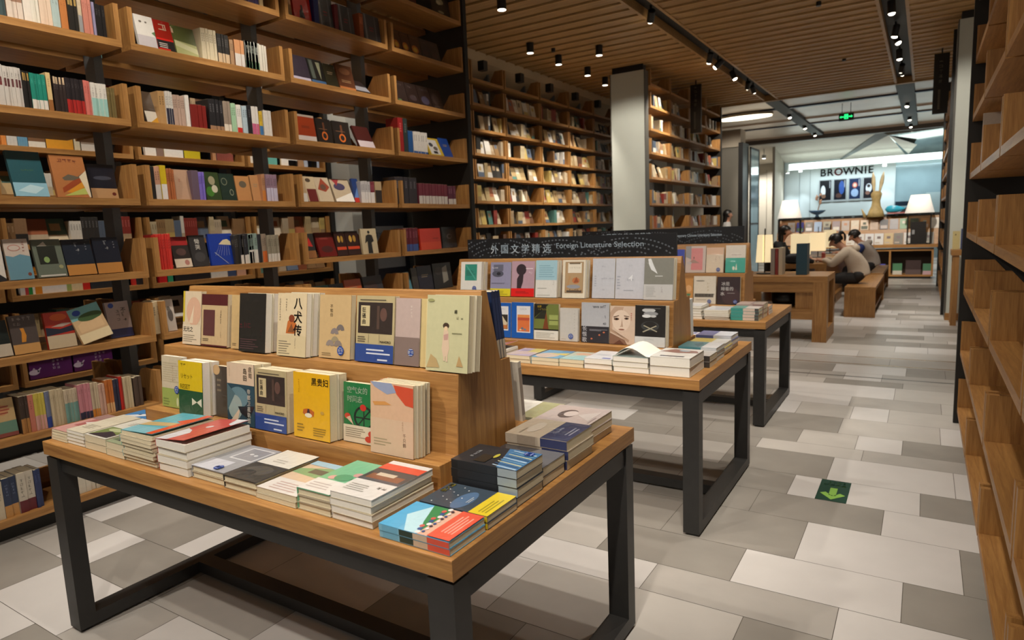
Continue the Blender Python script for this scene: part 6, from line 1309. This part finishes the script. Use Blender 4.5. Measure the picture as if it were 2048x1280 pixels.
# ------------------------------------------------------------------ long display counter at the far end
t = thing('display_counter', 'long oak display counter of books across the far end of the aisle', 'display stand', (-3.2, 17.6, 0))
b = MB(); b.box((0, 0, .72), (3.56, .75, .79), OAK_X); b.build('tabletop', t)
b = MB(); b.prism([(.22, .79), (.34, 1.14), (.42, 1.14), (.52, 1.44), (.58, 1.44), (.7, .79)], 'x', 0, 3.56, OAK_X); b.build('stepped_back', t)
b = MB(); b.box((0, .505, 1.44), (3.56, .52, 1.50), M('#171b1e', .4)); 
for q in range(14): b.box((.3 + q*.23, .503, 1.455), (.36 + q*.23, .505, 1.485), M('#5a6a70', .5))
b.build('header_strip', t)
b = MB()
for z in (.05, .64): b.box((0, .06, z), (3.4, .6, z+.04), OAK_X)
for q in range(5): b.box((q*.84, .06, .09), (q*.84+.04, .6, .64), OAK_Z)
b.box((0, .56, .09), (3.4, .6, .64), M('#3a2a1a', .6)); b.box((.02, .1, 0), (3.36, .56, .05), BLACK)
b.build('cubby_base', t)
b = MB()
for q in (.02, 1.75, 3.46): b.box((q, .08, .68), (q+.06, .62, .72), STEEL)
b.build('steel_bearer', t)
lib = MB(); rr = random.Random(8); x = -3.16
LP = ['#b07a58', '#c4bcb8', '#4a4a9a', '#4a4230', '#8aa4c4', '#9a947c', '#8a7a7c', '#a89c94', '#c4b8a4', '#c8b49c', '#b49a84', '#3a3636', '#8a8688', '#6a9068', '#3c4228', '#a8743c', '#c8c0b4']
for i in range(17):
    w = .17; X = Matrix.Translation((x, 17.6+.345, 1.142+.003)) @ Matrix.Rotation(-R(16), 4, 'X')
    lib.box((0, 0, 0), (w, .02, .245), M(LP[i], .4, grain=.2, scale=12), X)
    if i % 3 != 1: lib.box((w*.1, -.001, .02), (w*.9, 0, .1), M(LP[(i*5+3) % 17], .4), X)
    if i % 2: lib.box((w*.3, -.0015, .13), (w*.7, -.0005, .19), M(LP[(i*7+2) % 17], .4), X)
    x += .205
x = -1.6
for i in range(9):
    w = .185; X = Matrix.Translation((x, 17.6+.19, .793)) @ Matrix.Rotation(-R(14), 4, 'X')
    lib.box((0, 0, 0), (w, .02, .27), M(['#c8c4bc', '#c9c6c0', '#c8c8c8', '#c4c4c2', '#b8a070', '#6a6458', '#c8c4be', '#a8a49a', '#8a867c'][i], .4, grain=.1), X)
    lib.box((w*.3, -.001, .14), (w*.7, 0, .2), M('#6a5a58', .5), X); lib.box((w*.1, -.001, .03), (w*.6, 0, .06), M('#a89a88', .5), X)
    x += .2
for x, c, c2, w, h in ((-1.16, '#6a3a80', '#8a5a90', .16, .24), (-.92, '#4a4a9a', '#5a5ab0', .17, .25), (-.6, '#4a7a58', '#c4c0b4', .19, .26), (-.34, '#3a2a28', '#5a4a48', .3, .33), (.0, '#4a7a5c', '#c0a0a8', .17, .25)):
    lib.box((x, 17.72, .09), (x+w, 17.75, .09+h), M(c, .4)); lib.box((x, 17.718, .09), (x+w, 17.72, .09+h*.35), M(c2, .4))
tag(lib.build('counter_books'), 'pale little books ranged over the far display counter', 'books', kind='stuff')
# frame lamps on the far counter
def frame_lamp(x, y, z, w, wd, zs, zt_, r0, r1, lab):
    t = thing('frame_lamp', lab, 'lamp', (x, y, z), 0, 'big shaded lamps')
    b = MB(); q = .011
    for sx in (-1, 1):
        for sy in (-1, 1): b.box((sx*w/2-q, sy*wd/2-q, 0), (sx*w/2+q, sy*wd/2+q, zs), GUN)
    for s in (-1, 1):
        b.box((-w/2, s*wd/2-q, zs-2*q), (w/2, s*wd/2+q, zs), GUN); b.box((s*w/2-q, -wd/2, zs-2*q), (s*w/2+q, wd/2, zs), GUN); b.box((-w/2, s*wd/2-q, 0), (w/2, s*wd/2+q, 2*q), GUN)
    b.box((-w/2, -q, zs-2*q), (w/2, q, zs), GUN)
    b.build('frame', t)
    b = MB(); b.lathe([(r0, zs+.03), (r1, zt_)], M('#fff4e4', .7, emit=.62, grain=0), 32); b.build('lamp_shade', t, smooth=True)
frame_lamp(-2.87, 17.69, .7905, .5, .15, .68, 1.145, .28, .17, 'white shaded lamp on a black frame at the left of the far counter')
frame_lamp(-.11, 17.69, .7905, .45, .15, .68, 1.115, .29, .18, 'white shaded lamp on a black frame at the right of the far counter')
b = MB(); b.box((-.27, 17.645, .791), (.03, 17.735, 1.30), M('#17120f', .4)); b.box((-.24, 17.643, 1.02), (-.19, 17.645, 1.12), M('#8a8a8a', .4))
tag(b.build('gift_box'), 'tall black box standing inside the right frame lamp', 'box')
# ornaments
t = thing('dried_gourd_vase', 'tan carved gourd vase with two tall pointed leaves on the far counter', 'vase', (-1.0, 17.99, 1.505))
tan = M('#a08a58', .6, grain=.4, scale=14)
b = MB(); b.lathe([(.06, -.062), (.19, -.06), (.16, .06), (.1, .2), (.085, .32), (.11, .42), (.12, .48), (.09, .53), (.05, .55)], tan, 26); b.build('body', t, smooth=True)
for sx, tz, lx in ((-.05, 1.0, -.07), (.06, 1.02, .16)):
    b = MB(); b.lathe([(.015, 0), (.03, .12), (.045, .26), (.035, .38), (.004, .5)], M('#c4b48c', .5, grain=.3, scale=10), 14, X=Matrix.Translation((sx, 0, .5)) @ Matrix.Rotation(math.atan2(lx, 1), 4, 'Y')); b.build('leaf', t, smooth=True)
b = MB(); b.tube((-.22, 0, -.06), (-.3, 0, .14), .04, tan, 12, .01); b.build('side_sprout', t, smooth=True)
t = thing('lotus_ornament', 'blue lotus bowl with a slender flower stem on the far counter', 'ornament', (-2.28, 17.99, 1.44+.06))
b = MB(); b.lathe([(.05, 0), (.03, .05), (.14, .1), (.2, .16), (.17, .165), (.1, .11), (.02, .09)], M('#3a5a78', .3, .3), 20)
b.build('bowl', t, smooth=True)
b = MB(); b.tube((0, 0, .1), (.05, 0, .3), .012, M('#8a6a50', .5)); b.tube((.05, 0, .3), (.03, 0, .5), .01, M('#8a6a50', .5))
for k in range(5): b.lathe([(.005, 0), (.03, .04), (.005, .1)], M('#b08a70', .5), 8, X=Matrix.Translation((.03+.04*math.cos(k*1.3), .04*math.sin(k*1.3), .3+.05*k)) @ Matrix.Rotation(.6*math.sin(k*2), 4, 'Y'))
b.build('stem', t)
t = thing('fish_ornament', 'turquoise and black fish-shaped ornament beside the gourd vase', 'ornament', (-.62, 17.99, 1.505)); t.scale = (.72, 1, .9)
b = MB(); X = Matrix.Translation((0, 0, .12)) @ Matrix.Rotation(PI/2, 4, 'Y'); b.lathe([(.02, -.26), (.08, -.2), (.1, -.08), (.09, .06), (.05, .2), (.02, .3)], M('#2a9ab8', .3), 20, X=X); b.build('body', t, smooth=True)
b = MB(); b.prism([(.1, .0), (.42, .2), (.5, .22), (.4, .1), (.44, .0)], 'y', -.04, .04, M('#20242a', .3)); b.box((-.2, -.06, 0), (.3, .06, .03), M('#a85a50', .5)); b.build('tail_and_stand', t)

# ------------------------------------------------------------------ people
def skin(name, verts, edges, mat, parent, levels=2, loc=None):
    me = bpy.data.meshes.new(name); me.from_pydata([v[:3] for v in verts], edges, [])
    o = bpy.data.objects.new(name, me); COL.objects.link(o)
    sk = o.modifiers.new('skin', 'SKIN'); sk.use_smooth_shade = True
    ss = o.modifiers.new('sub', 'SUBSURF'); ss.levels = levels; ss.render_levels = levels
    for i, v in enumerate(verts):
        d = me.skin_vertices[0].data[i]; d.radius = (v[3], v[4] if len(v) > 4 else v[3]); d.use_root = (i == 0)
    bpy.context.view_layer.update()
    m2 = bpy.data.meshes.new_from_object(o.evaluated_get(bpy.context.evaluated_depsgraph_get()))
    bpy.data.objects.remove(o); bpy.data.meshes.remove(me)
    m2.materials.clear(); m2.materials.append(mat); m2.polygons.foreach_set('use_smooth', [True]*len(m2.polygons))
    o = put(name, m2, parent)
    return o
def chain(V, E, pts, start=None):
    p = start
    for q in pts:
        V.append(q); k = len(V) - 1
        if p is not None: E.append((p, k))
        p = k
    return p
SK = M('#c08e74', .5, grain=.08, scale=8); HAIR = M('#15110f', .4, grain=.3, scale=30)
def hand(V, E, wrist, palm, dirv, side, curl=.5):
    """palm and five separate bent fingers; dirv points along the hand"""
    d = Vector(dirv).normalized(); s = Vector(side).normalized(); n = d.cross(s).normalized()
    W = Vector(V[wrist][:3]); c = W + d*.05
    p = chain(V, E, [(*c, .026, .017)], wrist)
    for i, (off, L) in enumerate(((-.03, .062), (-.01, .072), (.011, .068), (.03, .054))):
        b0 = c + s*off + d*.035; b1 = b0 + d*L*.5 - n*L*.12*curl; b2 = b1 + d*L*.38 - n*L*.4*curl
        chain(V, E, [(*b0, .0095), (*b1, .0085), (*b2, .007)], p)
    t0 = W + d*.025 - s*.032; t1 = t0 + d*.03 - s*.018 - n*.012; t2 = t1 + d*.03 + s*.004 - n*.012
    chain(V, E, [(*t0, .011), (*t1, .0095), (*t2, .0075)], wrist)
def head_mesh(parent, c, fwd, r, up=(0, 0, 1)):
    """nose, ears, eyes, brows and mouth set on the head, facing fwd"""
    f = Vector(fwd).normalized(); u = Vector(up); u = (u - f*u.dot(f)).normalized(); s = f.cross(u); c = Vector(c)
    X = Matrix((s, f, u)).transposed().to_4x4(); X.translation = c
    b = MB()
    for q in (-1, 1):
        b.lathe([(.002, -.003), (.011, 0), (.002, .003)], M('#e0dcd6', .3), 10, X=X @ Matrix.Translation((q*.033, r*.93, .008)) @ Matrix.Rotation(-PI/2, 4, 'X'))
        b.lathe([(.002, 0), (.006, .002), (.002, .0045)], M('#1c1410', .3), 10, X=X @ Matrix.Translation((q*.033, r*.93, .008)) @ Matrix.Rotation(-PI/2, 4, 'X'))
        b.box((q*.033-.017, r*.92, .026), (q*.033+.017, r*.95, .031), HAIR, X)
    b.build('eye', parent)
    b = MB(); b.box((-.02, r*.86, -.058), (.02, r*.9, -.049), M('#a8605a', .5), X); b.build('mouth', parent)
def hair_cap(parent, c, fwd, r, style):
    f = Vector(fwd).normalized(); u = Vector((0, 0, 1)); u = (u - f*u.dot(f)).normalized(); sd = f.cross(u); c = Vector(c)
    v = []; fc = []; n, m = 22, 14; rr = random.Random(3)
    keep = []
    for j in range(m + 1):
        th = PI*j/m
        for i in range(n):
            ph = 2*PI*i/n; x, y, z = math.sin(th)*math.cos(ph), math.sin(th)*math.sin(ph), math.cos(th)
            k = r*(1 + rr.uniform(-.02, .03))
            p = c + f*(x*k*1.06 - .012) + sd*(y*k*.93) + u*(z*k*1.02 + .008)
            v.append(p); keep.append(not (x > .40 and z < .38) and z > -.72)
    for j in range(m):
        for i in range(n):
            q = (j*n + i, j*n + (i+1) % n, (j+1)*n + (i+1) % n, (j+1)*n + i)
            if sum(keep[k] for k in q) >= 3: fc.append(q)
    b = MB(); b.raw(v, fc, HAIR); b.build('hair', parent, smooth=True)
    if style in ('tail', 'long'):
        back = c - f*r*.95 + u*r*.35
        pts = [back, back - f*.05 + u*.01, back - f*.095 - Vector((0, 0, .03)), back - f*.115 - Vector((0, 0, .1)), back - f*.11 - Vector((0, 0, .17))] if style == 'tail' else [c - f*r*.5 + Vector((0, 0, .0)), c - f*r*.62 - Vector((0, 0, .1)), c - f*r*.7 - Vector((0, 0, .2)), c - f*r*.72 - Vector((0, 0, .29))]
        rad = [.03, .042, .04, .03, .012] if style == 'tail' else [.088, .09, .082, .05]
        b = MB(); k0 = 14; vv = []; ff = []
        for p, q in zip(pts, rad):
            for i in range(k0): a = 2*PI*i/k0; vv.append(p + sd*q*math.cos(a)*(1 if style == 'tail' else 1.0) + (u if style == 'tail' else f)*q*math.sin(a)*(.9 if style == 'tail' else .55))
        for j in range(len(pts) - 1):
            for i in range(k0): ff.append((j*k0+i, j*k0+(i+1) % k0, (j+1)*k0+(i+1) % k0, (j+1)*k0+i))
        ff.append(tuple(range(k0))); ff.append(tuple(range((len(pts)-1)*k0, len(pts)*k0)))
        b.raw(vv, ff, HAIR); b.build('ponytail' if style == 'tail' else 'long_hair', parent, smooth=True)
def person(lab, loc, rz, V, E, skin_m=SK):
    t = thing('person', lab, 'person', loc, rz)
    skin('body', V, E, skin_m, t)
    return t
def seated(lab, loc, rz, top_m, leg_m, lean=1.0, reach=.52, hair='tail', headdrop=0.0, extra=None, table=.80, up=0.0):
    """local +X is the way the person faces; z from the floor"""
    V = []; E = []
    V.append((0, 0, .58, .09, .11))
    ch = chain(V, E, [(.03*lean, 0, .70, .105, .13), (.12*lean, 0, .86 + up*.3, .115, .15)], 0)
    nk = chain(V, E, [(.20*lean, 0, .985 + up*.7, .06, .07), (.25*lean, 0, 1.035 + up*.85, .048, .048)], ch)
    hx, hz = .33*lean, 1.12 - headdrop + up
    hd = chain(V, E, [(hx-.02, 0, hz-.03, .075, .07), (hx, 0, hz+.02, .092, .078), (hx-.02, 0, hz+.07, .07, .066)], nk)
    fx = Vector((.75, 0, -.66)).normalized() if lean > .6 else Vector((1, 0, -.2)).normalized()
    nose = Vector((hx, 0, hz)) + fx*.088
    chain(V, E, [(*(Vector((hx, 0, hz)) + fx*.075 ), .03), (*(nose + fx*.018 + Vector((0, 0, -.012))), .012)], hd-1)
    arms = []
    for s in (-1, 1):
        sh = chain(V, E, [(.17*lean, s*.15, .955 + up*.65, .058), (.22*lean + .02, s*.2, .88 + up*.4, .05), (.30*lean + .04, s*.215, .76, .043), (reach*.8, s*.17, .80, .036), (reach, s*.12, table+.03, .026, .022)], ch)
        arms.append((V[-5:], s)); hand(V, E, sh, None, (.9, -s*.35, -.12), (-s*.35*0 + .0, 1, 0) if s > 0 else (0, -1, 0))
        chain(V, E, [(.06, s*.09, .545, .066), (.24, s*.1, .54, .066), (.42, s*.105, .52, .062), (.42, s*.105, .30, .052), (.38, s*.105, .09, .036), (.44, s*.105, .045, .038), (.53, s*.11, .035, .03)], 0)
    t = person(lab, loc, rz, V, E)
    # top: body and sleeves in one garment
    TV = [(0, 0, .53, .155, .18)]; TE = []
    c2 = chain(TV, TE, [(.02*lean, 0, .60, .15, .175), (.02*lean, 0, .72, .135, .16), (.11*lean, 0, .87 + up*.3, .14, .175), (.18*lean, 0, .975 + up*.68, .09, .11)], 0)
    for s in (-1, 1): chain(TV, TE, [(.17*lean, s*.155, .955 + up*.65, .078), (.22*lean + .02, s*.205, .88 + up*.4, .072), (.30*lean + .04, s*.22, .76, .066), (reach*.8, s*.175, .805, .056), (reach - .035, s*.127, table+.035, .044)], c2-1)
    top = skin('hooded_top', TV, TE, top_m, t)
    LV = [(-.02, 0, .66, .12, .15)]; LE = []; lp = chain(LV, LE, [(-.01, 0, .57, .14, .17)], 0)
    for s in (-1, 1): chain(LV, LE, [(.08, s*.09, .54, .1), (.25, s*.1, .535, .092), (.425, s*.105, .52, .076), (.425, s*.105, .30, .068), (.39, s*.105, .11, .056)], lp)
    skin('trousers', LV, LE, leg_m, t)
    for s in (-1, 1):
        SV = [(.37, s*.105, .055, .05)]; SE = []; chain(SV, SE, [(.44, s*.107, .045, .048), (.54, s*.11, .036, .038)], 0); skin('shoe', SV, SE, M('#c4c2be', .6), t)
    # hood lying on the nape
    if hair != 'long':
        HV = [(.10*lean, -.11, .985, .05)]; HE = []; chain(HV, HE, [(.06*lean, -.05, 1.0, .062), (.05*lean, .05, 1.0, .062), (.10*lean, .11, .985, .05)], 0); skin('hood', HV, HE, top_m, t)
    hair_cap(t, (hx-.008, 0, hz+.012), fx, .1, hair)
    head_mesh(t, (hx, 0, hz-.005), fx, .088)
    if extra: extra(t)
    return t
CREAMTOP = M('#b9aa98', .85, grain=.08, scale=20)
seated('girl in a cream hoodie with a dark ponytail bent over her writing', (-.82, 11.45, 0), PI, CREAMTOP, M('#1d1b1c', .8), 1.12, .56, 'tail', .01)
def blue_sleeve(t):
    SV = [(.14, .15, .97, .085)]; SE = []; chain(SV, SE, [(.2, .205, .89, .082), (.28, .222, .79, .078)], 0)
    skin('blue_sleeve', SV, SE, M('#22346e', .8), t)
seated('person in a pale hoodie with a blue shoulder farther along the bench', (-.80, 13.75, 0), PI, M('#a8a098', .85, grain=.1, scale=20), M('#1d1c1e', .8), .95, .54, 'short', 0, blue_sleeve)
seated('person with long black hair in a dark coat at the left of the study table', (-2.24, 12.25, 0), 0, M('#1e2022', .85), M('#1a1a1c', .8), .6, .48, 'long', 0, None, .8, .14)
# the woman walking past the dark pier
V = [(0, 0, .94, .09, .11)]; E = []
c_ = chain(V, E, [(0, 0, 1.08, .095, .12), (.01, 0, 1.26, .105, .145)], 0); n_ = chain(V, E, [(.01, 0, 1.38, .06, .075), (.02, 0, 1.43, .044)], c_)
h_ = chain(V, E, [(.035, 0, 1.49, .072, .062), (.035, 0, 1.54, .09, .074), (.025, 0, 1.585, .066, .06)], n_); chain(V, E, [(.105, 0, 1.525, .028), (.128, 0, 1.515, .011)], h_-1)
for s in (-1, 1):
    k = chain(V, E, [(.01, s*.145, 1.345, .052), (-.02 - s*.03, s*.19, 1.2, .044), (-.01 - s*.06, s*.2, 1.06, .036), (.06 - s*.07, s*.2, .93, .03), (.12 - s*.08, s*.2, .82, .022)], c_); hand(V, E, k, None, (.4, 0, -.9), (0, s, 0))
    chain(V, E, [(s*.02, s*.085, .84, .07), (s*.1, s*.085, .66, .066), (s*.16, s*.085, .48, .058), (s*.14 - .03, s*.085, .3, .05), (s*.16 - .05, s*.085, .09, .034), (s*.16 + .01, s*.085, .045, .036), (s*.16 + .1, s*.09, .032, .028)], 0)
wk = person('woman with dark hair in a white top walking past the grey pier', (-3.84, 15.4, 0), R(15), V, E); wk.scale = (1.06, 1.06, 1.06)
TV = [(0, 0, .90, .14, .165)]; TE = []; q = chain(TV, TE, [(0, 0, 1.08, .115, .14), (.01, 0, 1.27, .122, .165), (.01, 0, 1.375, .078, .1)], 0)
for s in (-1, 1): chain(TV, TE, [(.01, s*.15, 1.345, .066), (-.02 - s*.03, s*.195, 1.2, .058), (-.01 - s*.06, s*.205, 1.06, .05), (.06 - s*.07, s*.205, .95, .042)], q-1)
skin('white_top', TV, TE, M('#c8c6c2', .8), wk)
LV = [(0, 0, 1.0, .115, .14)]; LE = []; lp = chain(LV, LE, [(0, 0, .91, .125, .155)], 0)
for s in (-1, 1): chain(LV, LE, [(s*.02, s*.085, .84, .098), (s*.1, s*.085, .66, .088), (s*.16, s*.085, .48, .07), (s*.14 - .03, s*.085, .3, .062), (s*.16 - .05, s*.085, .1, .05)], lp)
skin('trousers', LV, LE, M('#25262c', .8), wk)
for s in (-1, 1):
    SV = [(s*.16 - .05, s*.085, .055, .046)]; SE = []; chain(SV, SE, [(s*.16 + .01, s*.087, .046, .046), (s*.16 + .11, s*.09, .036, .036)], 0); skin('shoe', SV, SE, M('#b8b4ae', .6), wk)
hair_cap(wk, (.03, 0, 1.545), (1, 0, -.05), .098, 'long')
head_mesh(wk, (.035, 0, 1.525), (1, 0, -.05), .086)
print('BOOKS', NB[0])
